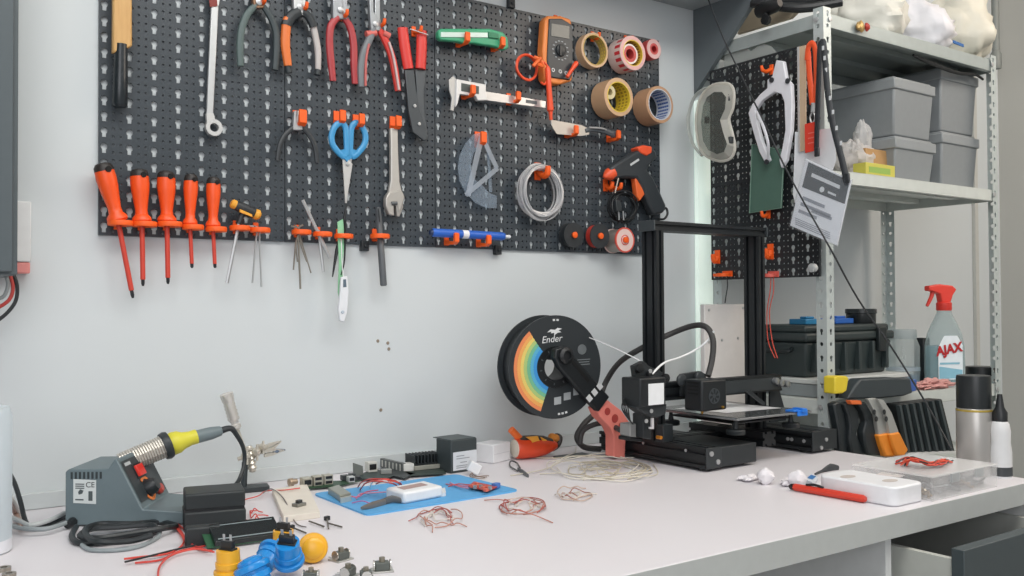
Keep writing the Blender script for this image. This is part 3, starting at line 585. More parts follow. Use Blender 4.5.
hook(606, 187, 'orange hook left of the coiled power cord', 'hook', 1.1, .02); hook(612, 188, 'orange hook carrying the coiled power cord', 'hook', 1.0, .03); hook(646, 190, 'orange hook behind the glue gun trigger', 'hook', .8, .03)
# solder spools
def spool(lb, c, ro, w, flange, body, hub, Yb=BY-.004):
    o = W(*c, Yb-w); t = thing('solder_spool', lb, 'spool', o+V((0, w/2, -ro)), 'small spools at the pegboard bottom')
    m = MB(); m.lathe(o, (0, 1, 0), [(.007, 0), (ro, 0), (ro, .0025), (ro*.9, .0025), (ro*.9, w-.0025), (ro, w-.0025), (ro, w), (.007, w)], 32, True); m.build('flange', flange, t)
    if hub: m = MB(); m.lathe(o, (0, 1, 0), [(ro*.9, -.0006), (ro+.0004, -.0006), (ro+.0004, .0032), (ro*.9, .0032)], 32, True); m.build('rim_ring', mat('#d5584a', .4), t)
    m = MB(); m.lathe(o, (0, 1, 0), [(ro*.89, .0026), (ro*.93, .0026), (ro*.93, w-.0026), (ro*.89, w-.0026)], 32, True); m.build('wound_wire', body, t)
    if hub: m = MB(); m.lathe(o+V((0, -.001, 0)), (0, 1, 0), [(.0105, 0), (.012, 0), (.012, .002), (.0105, .002)], 20, True); m.build('hub_ring', hub, t)
    return t
spool('plain black spool, leftmost of the three small spools at the bottom edge', (574, 235), .0285, .02, mat('#2b2f32', .5), DARK, None)
spool('black spool with red edge, middle of the three small spools', (600, 236), .0285, .022, mat('#2e3235', .5), mat('#b5382f', .4), None)
spool('solder wire spool with pale red-rimmed flange, rightmost of the small spools', (625, 240), .029, .045, mat('#e8cdc6', .45), mat('#a9a19a', .3, .6), mat('#d8483c', .4))
for x, y, w_, lb in ((574, 235, .02, 'orange peg through the plain black spool'), (600, 236, .022, 'orange peg through the red-edged black spool'), (625, 240, .045, 'orange peg through the solder wire spool')):
    o = W(x, y, BY-.004-w_); m = MB(); m.lathe((o.x, BY-.001, o.z), (0, -1, 0), [(.0062, 0), (.0062, w_+.003), (.0072, w_+.0045), (.0072, w_+.008), (.004, w_+.009)], 12); tag(m.build('pegboard_hook', ORANGE2), lb, 'hook', HG)
# ------------------------------------------------------------------ shelving unit
SX0, SY0, SY1 = 1.75, 1.276, 1.609; SX1 = PY(998, 200, 1.276).x
t = thing('shelving_unit', 'galvanised metal shelving unit with slotted angle posts at the right of the desk', 'shelf', (2.03, 1.385, 0))
def angle_post(cx, cy, dx, dy):
    # two flanges meeting at the outer corner, each with a row of slots
    m = MB(); w = .027; th = .002; z0, z1 = 0., 1.726
    n = 58; ph = (z1-z0)/n
    for k in range(n):
        for ax in (0, 1):
            u = V((dx, 0, 0)) if ax == 0 else V((0, dy, 0)); nv = V((0, -dy, 0)) if ax == 0 else V((-dx, 0, 0))
            hole_cell(m, V((cx, cy, z0+k*ph)), u, V((0, 0, 1)), nv, 0, 0, w, ph, w*.55, ph*.62, .0048, (.003, .009) if k % 2 else None, .0022, 8)
    return m
GP = mat('#c2cbca', .38, .3, .1, 90)
for cx, cy, dx, dy in ((SX0, SY0, 1, 1), (SX1, SY0, -1, 1), (SX0, SY1, 1, -1), (SX1, SY1, -1, -1)):
    angle_post(cx, cy, dx, dy).build('post', GP, t, ang=30)
for zt, lip in ((1.714, .031), (1.363, .029), (.8443, .031), (.675, .03), (.12, .03)):
    m = MB(); g = .003; x0, x1, y0, y1 = SX0+g, SX1-g, SY0+g, SY1-g
    m.bb((x0, y0, zt-.003), (x1, y1, zt))
    for a, b in (((x0, y0, zt-lip), (x1, y0+.002, zt)), ((x0, y1-.002, zt-lip), (x1, y1, zt)), ((x0, y0, zt-lip), (x0+.002, y1, zt)), ((x1-.002, y0, zt-lip), (x1, y1, zt))): m.bb(a, b)
    m.bb((x0, y0, zt-lip), (x1, y0+.014, zt-lip+.0015))
    for k in range(2): m.bb((x0+.02, y0+.09+k*.12, zt-.016), (x1-.02, y0+.12+k*.12, zt-.003))
    m.build('shelf_board', mat('#a9b2b1', .4, .3, .1, 40) if zt > 1.6 else mat('#cdd3cf', .42, .15, .08, 40), t, .0006)
m = MB()
for cx, cy in ((SX0, SY0), (SX1, SY0), (SX0, SY1)):
    for z in (1.70, 1.35, .83):
        s = 1 if cx < 2 else -1
        m.lathe((cx+s*.022, SY0-.0005 if cy == SY0 else SY1-.03, z), (0, -1, 0), [(.006, 0), (.006, .003), (.003, .0035)], 8)
        if cx == SX0: m.lathe((SX0-.0005, (cy+.018 if cy == SY0 else cy-.018), z), (-1, 0, 0), [(.006, 0), (.006, .003), (.003, .0035)], 8)
m.build_each('bolt_head', STEEL, t)
# gusset bracket of the wall shelf, upper right
CAB = mat('#5d6569', .5)
t = thing('wall_shelf', 'dark grey angled side panel with board of the wall shelf at the top', 'shelf', (1.6, 1.55, 1.6))
m = MB(); XG = 1.733; a = PX(692, 95, XG); b = PX(755, -2, XG); zT = 2.0
m.poly([(XG, WY-.002, 1.597), (XG, b.y, b.z), (XG, b.y-.06, zT), (XG, WY-.002, zT)], (.014, 0, 0)); m.build('side_panel', CAB, t, .001)
m = MB(); m.bb((.9, 1.45, 1.813), (XG-.001, WY-.002, 1.835)); m.build('board', mat('#9aa1a3', .5), t)
# small pegboard fixed to the shelf side
pegboard('pegboard', V((SX0-.012, 1.605, 1.1214)), V((0, -1, 0)), V((0, 0, 1)), V((-1, 0, 0)), .3215, .526, 8, 20, mat('#202427', .4), 'small black pegboard fixed to the side of the metal shelving, holding goggles and lanyards')
def S(x, y, X=SX0-.03): return PX(x, y, X)
def shook(x, y, lb, s=1., reach=.03, col=None):
    p = S(x, y, SX0-.0165); m = MB(); m.box(p+V((.002, 0, .004*s)), (.004, .011*s, .026*s))
    m.tube([p+V((0, 0, .004*s)), p+V((-reach*.55, 0, -.004*s)), p+V((-reach, 0, -.002*s)), p+V((-reach-.003, 0, .009*s))], [.0055*s, .0052*s, .005*s, .004*s], 8, 3)
    return tag(m.build('pegboard_hook', col or ORANGE2, None, .0008), lb, 'hook', 'hooks on the small pegboard')
shook(771, 71, 'orange hook holding the white headband', .9); shook(768, 215, 'orange hook below the green board', .9, .02); shook(717, 259, 'orange hook at the lower left of the small pegboard', 1.3, .012); shook(770, 254, 'tall orange hook above the pink holder', 1.4, .012)
for (x, y), c, lb in (((727, 275), ORANGE2, 'orange ring holder at the bottom left of the small pegboard'), ((773, 275.5), mat('#e0685c', .45), 'pink holder at the bottom of the small pegboard with red wires')):
    p = S(x, y, SX0-.0165); m = MB(); m.box(p+V((.002, 0, .003)), (.004, .03, .014)); m.lathe(p+V((-.014, 0, 0)), (0, 0, 1), [(.006, -.004), (.016, -.004), (.016, .004), (.006, .004)], 20, True); m.lathe(p+V((-.014, .018, 0)), (0, 0, 1), [(.004, -.0035), (.011, -.0035), (.011, .0035), (.004, .0035)], 16, True)
    tag(m.build('ring_holder', c, None, .0005), lb, 'holder')
p = S(816, 268, SX0-.012); m = MB(); m.lathe(p, (-1, 0, 0), [(.006, 0), (.0055, .006), (.010, .007), (.010, .016), (.006, .018)], 14); tag(m.build('screw_knob', mat('#c9cdcd', .35, .3)), 'pale round screw knob at the lower right of the small pegboard', 'knob')
for dx, lb in ((0, 'left one of the two thin red wires hanging from the pink holder'), (2.5, 'right one of the two thin red wires hanging from the pink holder')):
    m = MB(); m.tube([S(771+dx, 277), S(770+dx*1.4, 292), S(767+dx, 312), S(768+dx*1.6, 340), PX(775+dx, 358, SX0-.06)], .0011, 6, 5); tag(m.build('red_wire', mat('#d6513f', .45)), lb, 'wire')
m = MB(); m.tube([S(727, 276), S(727.5, 286), S(726, 296), S(725, 303)], .0014, 6, 4); tag(m.build('black_lead', BLACK), 'short black lead hanging from the bottom left ring holder', 'wire')
# goggles
XX = SX0-.075
t = thing('safety_goggles', 'clear safety goggles hanging at the left edge of the small pegboard', 'goggles', S(712, 162, XX))
def shell(m, outl, inn, X0, bulge):
    n = len(outl)
    A = [S(x, y, X0) for x, y in outl]; B = [S(x, y, X0-bulge) for x, y in inn]
    m.add(A+B, [(i, (i+1) % n, n+(i+1) % n, n+i) for i in range(n)])
lens_o = [(716, 84), (729, 84), (734, 92), (733, 108), (729, 119), (732, 132), (735, 147), (731, 158), (720, 161), (706, 156), (699, 145), (696, 122), (699, 102), (706, 90)]
lens_i = [(714, 92), (722, 92), (726, 97), (725, 109), (720, 120), (723, 132), (727, 144), (724, 152), (717, 154), (708, 150), (703, 141), (701, 122), (703, 106), (707, 97)]
m = MB(); shell(m, lens_o, lens_i, XX, .02); m.build('frame', clear('#ebe9e0', .6, .3), t)
m = MB(); m.px(lens_i, XX-.02, .0015); m.build('lens', clear('#8d918c', .35, .06), t)
m = MB(); m.tube([S(x, y, XX) for x, y in lens_o], .0035, 8, 3, True); m.build('rim', clear('#f0eee6', .85, .3), t)
m = MB(); m.tube([S(722, 86, XX+.03), S(706, 88, XX), S(694, 98, XX-.005), S(688, 120, XX-.005), S(692, 142, XX), S(702, 156, XX+.01)], .0028, 8, 4, flat=2.8); m.build('strap', clear('#dfe2df', .55, .3), t)
for x, y in ((729, 98), (731, 140), (707, 120)):
    m = MB(); m.box(S(x, y, XX-.008), (.012, .008, .016)); m.build('vent', mat('#3a3e40', .5), t, .002)
shook(722, 82, 'dark hook holding the clear safety goggles', .5, .05, DARK)
# white headband frame
XX = SX0-.05
t = thing('face_shield_headband', 'white plastic face shield headband hanging on the small pegboard', 'face shield', S(775, 165, XX))
m = MB(); WP = mat('#dcdde3', .4)
m.px([(767, 88), (767, 80), (772, 76), (776, 60), (783, 61), (786, 78), (791, 84), (792, 105), (791, 130), (786, 160), (781, 168), (779, 160), (782, 148), (785, 130), (784, 102), (781, 94), (774, 92), (768, 96), (762, 100), (755, 110), (757, 124), (761, 140), (766, 152), (769, 160), (765, 163), (759, 152), (753, 132), (748, 113), (752, 104), (760, 94)], XX, .012); m.build('headband', WP, t, .002)
m = MB(); m.tube([S(757, 112, XX), S(763, 126, XX-.02), S(768, 143, XX-.02), S(768, 160, XX)], .0018, 8, 4, flat=2.); m.build('inner_band', WP, t)
m = MB()
for x, y in ((788, 81), (767, 162), (772, 80)): m.lathe(S(x, y, XX-.0005), (-1, 0, 0), [(.006, 0), (.006, .003), (0, .004)], 14)
m.build_each('stud', mat('#2d3135', .5), t)
m = MB(); xs = SX0-.02
pr = [(724, 72), (725, 50), (732, 47), (745, 46), (751, 51), (758, 46), (764, 44), (771, 46), (777, 53), (778, 58), (765, 61), (748, 66), (735, 70)]
m.px(pr, xs+.03, .001)
tag(m.build('clear_visor', clear('#e4e8e6', .4, .1)), 'curled clear plastic visor sheet above the small pegboard', 'visor')
# green board
XX = SX0-.03
t = thing('green_board', 'dark green rectangular mat hanging by an orange hook on the small pegboard', 'mat', S(766, 213, XX))
m = MB(); m.px([(752, 144), (784, 149.5), (781, 208), (749.5, 213)], XX, .005); m.build('board', mat('#4d6b5f', .55, 0, .08, 50), t, .0008)
m = MB(); m.tube([S(x, y, XX-.001) for x, y in ((752, 144.5), (784, 150), (781, 208), (749.5, 213))], .0014, 6, 1, True); m.build('edge', mat('#6f8c7e', .5), t)
# papers, ruler and lanyards on the right edge of the small pegboard
XX = SX0-.04
m = MB(); m.px([(795, 132), (834, 128), (836, 160), (830, 178), (825, 205), (800, 222), (793, 195)], XX, .0012); tag(m.build('paper_sheet', mat('#dfe3e7', .5)), 'white paper sheets hanging behind the two badges', 'paper')
m = MB(); m.px([(798, 47), (805.5, 45), (806, 150), (799, 152)], XX-.006, .002); t = tag(m.build('ruler', wood('#b59d83', '#cdb69b', 10)), 'pale wooden ruler hanging upright beside the orange lanyard', 'ruler')
m = MB(); m.px([(797, 47), (799.2, 46.4), (800, 152), (798, 152)], XX-.0065, .003); m.build('metal_edge', mat('#d6d8d8', .3, .5), t)
t = thing('orange_lanyard', 'orange lanyard with metal clip and red badge hanging from the shelf post', 'lanyard', S(812, 180, XX-.02))
m = MB(); m.tube([S(807, 60, XX-.014), S(808.5, 47, XX-.018), S(812.5, 43.5, XX-.02), S(815, 50, XX-.018), S(816, 75, XX-.014), S(815, 104, XX-.014)], .0026, 8, 5, flat=2.6); m.tube([S(808, 52, XX-.012), S(809.5, 75, XX-.012), S(812.5, 104, XX-.014)], .0028, 8, 5, flat=2.6); m.build('strap', mat('#ef5a2e', .5), t)
m = MB(); m.tube([S(813.5, 103, XX-.016), S(813, 112, XX-.016)], .005, 8, 1); m.tube([S(813, 112, XX-.016), S(810, 117, XX-.016), S(812, 123, XX-.016), S(815, 118, XX-.016)], .0015, 6, 3, True); m.build('clip', STEEL, t)
m = MB(); m.px([(804.5, 124), (818.5, 121), (818.5, 150), (805, 153)], XX-.018, .003); b = m.build('badge', mat('#d8402f', .45), t, .0005)
m = MB()
for k in range(3): m.px([(808, 133+k*5), (815, 131.5+k*5), (815, 132.5+k*5), (808, 134+k*5)], XX-.0186, .0005)
m.build('badge_lines', mat('#e2756a', .5), b)
t = thing('black_lanyard', 'black lanyard with white lettering marks carrying a grey and white conference badge', 'lanyard', S(820, 245, XX-.05))
BLK = mat('#23272c', .55)
m = MB(); m.tube([S(816.5, 150, XX-.03), S(817.5, 110, XX-.03), S(819, 70, XX-.03), S(820, 46, XX-.028), S(823, 42, XX-.026), S(825, 60, XX-.03), S(828, 95, XX-.04), S(833, 125, XX-.05), S(842, 160, XX-.055), S(846, 178, XX-.055)], .0022, 8, 5, flat=3.0); m.build('strap', BLK, t)
m = MB()
for k, (x, y) in enumerate(((823, 48), (824.6, 58), (826, 70), (827.5, 83), (830, 98), (833, 112), (836.5, 128), (841, 143))):
    p = S(x, y, XX-.0345-(.004*k if k > 3 else 0)-(.004 if k > 3 else 0)); m.box(p, (.001, .005, .009))
m.build('strap_marks', mat('#c9cdd0', .5), t)
m = MB(); m.box(S(817, 152, XX-.03), (.006, .012, .02)); m.box(S(847, 178, XX-.055), (.006, .012, .02)); m.build('clip', mat('#2a2e32', .4), t, .002)
XB = XX-.05
bd = MB(); bd.px([(806, 159), (851.5, 180), (837, 245.5), (790, 225.5)], XB, .0025); bd = bd.build('badge', mat('#eceef2', .45), t, .0006)
m = MB(); m.px([(808.5, 162), (849.5, 181), (844.5, 204), (802, 187)], XB-.0006, .0006); m.build('title_panel', mat('#5d6266', .45), bd)
m = MB(); m.px([(812, 173), (840, 185.5), (839.3, 189), (811, 176.5)], XB-.0012, .0006); m.lathe(S(822, 189.5, XB-.0008), (-1, 0, 0), [(.0001, .0006), (.006, .0004), (.006, 0)], 14); m.px([(828, 191), (836, 194.4), (835.6, 196.4), (827.6, 193)], XB-.0012, .0006); m.build('title_bars', mat('#dfe2e4', .5), bd)
m = MB()
for x, y, w in ((803, 196, 22), (801, 202, 30), (799, 209, 18), (812, 209, 20)): m.px([(x, y), (x+w, y+w*.42), (x+w-.8, y+w*.42+3.2), (x-.8, y+3.2)], XB-.0006, .0006)
for k in range(4): m.px([(795+.2*k, 217.5+k*2), (830, 232.5+k*2), (829.8, 233.2+k*2), (795, 218.2+k*2)], XB-.0006, .0006)
m.build('print_lines', mat('#9ea2aa', .5), bd)
m = MB(); m.px([(805, 157.5), (853, 179.5), (838, 247.5), (788.5, 226.5)], XB-.0022, .0006); m.build('sleeve', clear('#f2f4f6', .02, .1), bd)
# thin black cable running down across the scene
m = MB(); m.tube([PX(704, -12, 1.65), PX(722, 35, 1.63), S(741, 75, 1.62), S(762, 118, 1.60), S(784, 165, 1.57), S(806, 206, 1.55), S(830, 248, 1.55), PY(858, 299, 1.13), PY(890, 345, 1.1), PY(920, 393, 1.06), PY(940, 428, 1.02), PY(951, 449, .99)], .0019, 8, 5)
tag(m.build('black_cable', mat('#2b2e31', .4)), 'thin black cable hanging diagonally past the badges down to the clear organizer', 'cable')
# metal box on the wall behind the printer
a, b = PY(705, 375, 1.48), PY(746, 304, 1.48)
t = thing('junction_box', 'flat pale grey metal box standing on the desk behind the printer', 'box', ((a.x+b.x)/2, 1.487, DZ))
m = MB(); m.bb((a.x, 1.48, DZ+.0005), (b.x, 1.494, b.z)); m.build('cover', mat('#d9d6d3', .45), t, .002)
m = MB()
for x, y in ((709, 310), (743, 308), (738, 338), (722, 340), (709, 342)): m.lathe(PY(x, y, 1.4795), (0, -1, 0), [(.0035, 0), (.003, .0012), (0, .0016)], 10)
m.build_each('screw_head', STEEL, t)
# ------------------------------------------------------------------ things on the shelves
def bin_(lb, x0, x1, y0, y1, z0, z1, col='#84898c'):
    t = thing('storage_box', lb, 'box', ((x0+x1)/2, (y0+y1)/2, z0), 'grey lidded storage boxes'); G = mat(col, .5)
    m = MB(); q = .012; h = z1-.028
    m.add([(x0+q, y0+q, z0), (x1-q, y0+q, z0), (x1-q, y1-q, z0), (x0+q, y1-q, z0), (x0+.004, y0+.004, h), (x1-.004, y0+.004, h), (x1-.004, y1-.004, h), (x0+.004, y1-.004, h)], [(0, 1, 2, 3), (4, 5, 6, 7), (0, 1, 5, 4), (1, 2, 6, 5), (2, 3, 7, 6), (3, 0, 4, 7)]); m.build('body', G, t, .005)
    m = MB(); m.bb((x0, y0, h-.004), (x1, y1, z1-.006)); m.bb((x0+.008, y0+.008, z1-.007), (x1-.008, y1-.008, z1)); m.build('lid', mat('#8d9295', .48), t, .003)
zm = 1.3645
fl = PY(896, 150, SY0+.03); l0 = fl.x; r0 = PY(936.5, 150, SY0+.03).x; ztop = PY(896, 75, SY0+.03).z; zmid = PY(896, 134.5, SY0+.03).z
x2 = PY(940, 150, SY0+.05).x; x3 = min(PY(987, 150, SY0+.05).x, SX1-.004); zmr = PY(948, 131, SY0+.045).z
bin_('lower grey lidded box behind the small yellow box on the middle shelf', l0, r0, SY0+.03, SY0+.30, zm, zmid); bin_('upper grey lidded box of the left stack on the middle shelf', l0-.002, r0, SY0+.03, SY0+.30, zmid+.001, min(ztop, 1.68))
bin_('lower grey lidded box of the right stack on the middle shelf', x2+.004, x3, SY0+.045, SY0+.30, zm, zmr); bin_('upper grey lidded box of the right stack, beside the shelf post', x2+.004, x3, SY0+.045, SY0+.30, zmr+.001, 1.6815)
c0 = PY(857, 152, SY0+.1)
m = MB(); m.lump((c0.x-.014, c0.y, zm+.045), (.05, .045, .05), .22, 3, 5); m.lump((c0.x+.022, c0.y, zm+.105), (.022, .02, .045), .22, 3, 8); tag(m.build('plastic_bag', clear('#e9e9e9', .72, .35)), 'crumpled translucent white plastic bag on the middle shelf', 'bag')
a = PY(866, 172, SY0+.06); b = PY(889, 172, SY0+.06)
m = MB(); m.bb((a.x, SY0+.06, zm), (b.x, SY0+.12, zm+.075)); tag(m.build('cardboard_box', mat('#b08a5c', .6), None, .001), 'small brown cardboard box between the plastic bag and the grey boxes', 'box')
a = PY(866, 172, SY0+.02); b = PY(895, 172, SY0+.02)
m = MB(); m.bb((a.x, SY0+.02, zm), (b.x, SY0+.055, zm+.03)); t = tag(m.build('yellow_box', mat('#c4bd55', .5), None, .001), 'flat yellow green box at the front of the middle shelf', 'box')
m = MB(); m.bb((a.x+.012, SY0+.0195, zm+.007), (b.x-.02, SY0+.0205, zm+.021)); m.build('box_label', mat('#8fae55', .5), t)
# top shelf: white bags, dark rods, cardboard, small item, pen
zt = 1.7145
for k, (x, y, r, sd, lb, h) in enumerate((((868, 8, (.095, .10, .075), 4, 'left white plastic bag lying on the top shelf', '#dcdad0'), (912, 14, (.085, .10, .085), 6, 'middle white bag lying on the top shelf', '#dedee3'), (955, 12, (.09, .10, .12), 9, 'rightmost white bag on the top shelf, tall and creamy', '#d5d2c4')))):
    c = PY(x, y, SY0+.12); c.z = zt+r[2]*.82; m = MB(); m.lump(c, r, .24, 2.6, sd); tag(m.build('plastic_bag', mat(h, .42, 0, .06, 20, .4), ang=60), lb, 'bag', 'white bags on the top shelf')
m = MB(); p = PY(996, 60, 1.6); m.cyl((p.x, 1.6, p.z), (p.x, 1.6, 2.5), .012, 12); m.lathe((p.x, 1.6, p.z-.03), (0, 0, 1), [(.016, 0), (.018, .01), (.018, .05), (.012, .06)], 12)
tag(m.build('upright_rod', mat('#7f8481', .45)), 'thin grey upright rod at the top right above the shelf post', 'rod')
t = thing('camera_tripod', 'folded black tripod lying over the left edge of the top shelf', 'tripod', PX(780, 10, 1.77))
m = MB()
for k in range(3): m.tube([PX(752+4*k, 3-1.5*k, 1.73+.02*k), PX(800, 8-7*k, 1.77+.03*k), PX(842, 2-9*k, 1.83+.03*k)], [.011, .012, .010], 10, 4)
m.build('leg', BLACK, t)
m = MB(); m.lathe(PX(768, 8, 1.735), (0, -1, .1), [(.014, -.03), (.018, -.01), (.018, .02), (.010, .035)], 14); m.cyl(PX(765, 10, 1.73), PX(767, 20, 1.725), .006, 8); m.build('head', mat('#101214', .4), t)
m = MB(); m.lathe(PX(766, 20, 1.725), (-1, 0, 0), [(.012, -.005), (.012, .005)], 8); m.build('knob', mat('#16181a', .4), t)
m = MB(); m.px([(752, 4), (770, -4), (800, 8), (790, 18), (737, 34)], SX0+.1, .012); tag(m.build('cardboard_sheet', mat('#a89a86', .6)), 'beige cardboard sheet leaning behind the shelf top at the grey side panel', 'cardboard')
p = PY(860, 27, SY0-.004); m = MB(); m.blob((p.x, SY0-.006, p.z), (.014, .006, .012), .2, 3, 8); o = tag(m.build('brass_fitting', mat('#a98d5a', .35, .6)), 'small brass and red fitting stuck on the top shelf front edge', 'fitting')
p = PY(867, 27, SY0-.006); m = MB(); m.blob((p.x, SY0-.006, p.z), (.008, .006, .009), .2, 4, 8); m.build('red_tip', mat('#b0392f', .5), o)
p = PY(959, 43.5, SY0-.004); m = MB(); m.box((p.x, SY0-.002, p.z), (.05, .003, .008), Matrix.Rotation(.06, 3, 'Y')); tag(m.build('blue_clip', mat('#2f66a6', .4), None, .001), 'flat blue clip on the front edge of the top shelf', 'clip')
# dark stuff under the top shelf
m = MB(); c = PY(955, 72, SY0+.1)
m.tube([(r0-.12, SY0+.018, 1.678), (r0-.04, SY0+.02, 1.670), (x2+.04, SY0+.022, 1.664), (x3-.07, SY0+.02, 1.671), (x3-.03, SY0+.018, 1.662)], [.003, .006, .005, .004, .003], 8, 4); tag(m.build('black_strap', BLACK), 'black strap hanging under the top shelf in front of the grey boxes', 'strap')
# lower shelf
zl = .8448
fx = PY(906, 380, SY0+.06).x
t = thing('flat_case', 'flat light grey case under the dark hard case on the lower shelf', 'case', (SX0+.2, SY0+.15, zl))
m = MB(); m.bb((SX0+.036, SY0+.055, zl+.0005), (fx, SY0+.29, zl+.03)); m.build('case_base', mat('#7d8486', .5), t, .002)
m = MB(); m.bb((SX0+.034, SY0+.053, zl+.031), (fx+.002, SY0+.292, zl+.042)); m.build('lid', mat('#c2c6c4', .5), t, .002)
t = thing('hard_case', 'dark green-black hard plastic case with latches on the lower shelf', 'case', PZ(835, 372, zl))
HC = mat('#2f393a', .5, 0, .08, 60)
a, b = PY(780, 371, SY0+.09), PY(893, 371, SY0+.09); y0, y1 = SY0+.09, SY0+.275; zb, zz = zl+.0425, PY(835, 325, SY0+.09).z
hx = b.x-.004; ax = SX0+.045
ax = max(ax, a.x)
hs = (zz-zb)
m = MB(); m.add([(ax+.012, y0+.012, zb), (hx-.012, y0+.012, zb), (hx-.012, y1-.012, zb), (ax+.012, y1-.012, zb), (ax, y0, zb+hs*.68), (hx, y0, zb+hs*.68), (hx, y1, zb+hs*.68), (ax, y1, zb+hs*.68)], [(0, 1, 2, 3), (4, 5, 6, 7), (0, 1, 5, 4), (1, 2, 6, 5), (2, 3, 7, 6), (3, 0, 4, 7)]); m.build('case_body', HC, t, .006)
m = MB(); m.bb((ax-.006, y0-.006, zb+hs*.69), (hx+.006, y1+.006, zb+hs*.86)); m.bb((ax+.004, y0+.004, zb+hs*.85), (hx-.004, y1-.004, zz)); m.build('lid', HC, t, .006)
for k in range(6):
    xx = ax+.03+k*(hx-ax-.06)/5; m = MB(); m.bb((xx-.005, y0-.008, zb+.012), (xx+.005, y0+.008, zb+hs*.66)); m.build('rib', HC, t, .002)
for xx in (ax+.055, hx-.06):
    m = MB(); m.bb((xx-.016, y0-.016, zb+hs*.45), (xx+.016, y0-.004, zb+hs*.95)); m.build('latch', mat('#1d2426', .4), t, .003)
m = MB(); m.tube([(ax-.002, y0+.04, zb+hs*.55), (ax-.02, y0+.045, zb+hs*.5), (ax-.02, y1-.05, zb+hs*.5), (ax-.002, y1-.045, zb+hs*.55)], .005, 8, 3); m.build('handle', mat('#1d2426', .4), t)
c = PY(861, 325, SY0+.16); m = MB(); m.lathe((c.x, SY0+.16, zz+.0005), (0, 0, 1), [(.036, 0), (.037, .002), (.037, .024), (.035, .025)], 28); tn = m.build('tin', mat('#1d2123', .3)); tag(tn, 'round black tin standing on top of the dark case', 'tin')
m = MB(); m.lathe((c.x, SY0+.16, zz+.025), (0, 0, 1), [(.038, 0), (.039, .001), (.039, .011), (.037, .0125)], 28); m.build('lid', mat('#262b2d', .25), tn)
for (x0, x1, lb, col, r) in ((799, 815, 'left blue strip lying on the dark case', '#2a7fae', 0), (829, 847, 'right blue strip lying on the dark case behind the shelf post', '#2c63b5', 0)):
    a = PY(x0, 320, SY0+.17); b = PY(x1, 320, SY0+.17); m = MB(); m.bb((a.x, SY0+.15, zz+.0005), (b.x, SY0+.20, zz+.014)); m.box(((a.x+b.x)/2, SY0+.17, zz+.017), ((b.x-a.x)*.5, .02, .006)); tag(m.build('blue_box', mat(col, .4), None, .002), lb, 'box')
# clear jar
c = PY(903, 372, SY0+.17); c.z = zl; t = thing('jar', 'clear plastic jar with pale blue lid lying between the case and the spray bottle', 'jar', c)
m = MB(); m.lathe(c, (0, 0, 1), [(.03, 0), (.042, .004), (.043, .03), (.043, .1), (.036, .118), (.034, .125)], 28); m.build('body', clear('#dfe6e6', .28, .08), t)
m = MB(); m.lathe(c, (0, 0, 1), [(.036, .12), (.036, .142), (.034, .145), (0, .145)], 28); m.build('lid', clear('#cfd8da', .6, .2), t)
m = MB(); m.lathe(c, (0, 0, 1), [(.0405, .004), (.0405, .022), (0, .022)], 28); m.build('blue_content', clear('#9fc1dd', .6, .2), t)
m = MB(); m.lathe(c, (0, 0, 1), [(.0437, .034), (.0437, .044)], 28, cap=False); m.build('band', clear('#d8e2ea', .7, .2), t)
# spray bottle
c = PY(945, 383, SY0+.075); c.z = zl; t = thing('spray_bottle', 'clear cleaning spray bottle with red trigger head on the lower shelf', 'spray bottle', c)
BX = XF(c, -22)
def prof_bottle(m, prof, n=28):
    vs = []; K = n
    for hw, hd, z, ox in prof:
        for k in range(n):
            a = 2*math.pi*k/n; ca, sa = math.cos(a), math.sin(a); e = .75
            vs.append(V((ox+hw*abs(ca)**e*(1 if ca > 0 else -1), hd*abs(sa)**e*(1 if sa > 0 else -1), z)))
    fs = [(i*K+k, i*K+(k+1) % K, (i+1)*K+(k+1) % K, (i+1)*K+k) for i in range(len(prof)-1) for k in range(K)]+[tuple(range(K-1, -1, -1)), tuple(range((len(prof)-1)*K, len(prof)*K))]
    return m.add(vs, fs)
BP = [(.05, .028, 0, 0), (.053, .031, .006, 0), (.054, .031, .05, 0), (.053, .03, .1, 0), (.046, .027, .135, .0), (.034, .023, .16, 0), (.021, .018, .182, 0), (.0165, .0165, .19, 0), (.0165, .0165, .2, 0)]
m = prof_bottle(MB(BX), BP); m.build('bottle', clear('#dbe8ea', .14, .08), t)
m = prof_bottle(MB(BX), [(q[0]*.94, q[1]*.92, q[2]+.003, 0) for q in BP[:4]]); m.build('liquid', clear('#c2dde5', .3, .1), t)
m = MB(BX); m.add([(-.044, -.0318, .015), (.03, -.0318, .015), (.03, -.0318, .105), (.015, -.031, .13), (-.025, -.031, .13), (-.044, -.0318, .1)], [(0, 1, 2, 3, 4, 5)]); lab = m.build('label', mat('#dfe9ef', .4), t)
m = MB(BX); m.add([(-.042, -.0326, .018), (.028, -.0326, .018), (.028, -.0326, .04), (-.042, -.0326, .05)], [(0, 1, 2, 3)]); m.add([(-.04, -.0326, .055), (.02, -.0326, .055), (.02, -.0326, .06), (-.04, -.0326, .06)], [(0, 1, 2, 3)]); m.build('label_waves', mat('#86b8cc', .4), lab)
R2 = BX.to_3x3(); text('AJAX', .034, BX @ V((-.012, -.0335, .094)), R2 @ V((1, 0, .16)), R2 @ V((-.1, 0, 1)), 'lettering', mat('#b3262a', .4), lab, .0006, bold=.0012)
m = MB(BX); m.lathe((0, 0, .196), (0, 0, 1), [(.0185, 0), (.0195, .002), (.0195, .02), (.015, .024)], 20); m.build('collar', mat('#d23a30', .4), t)
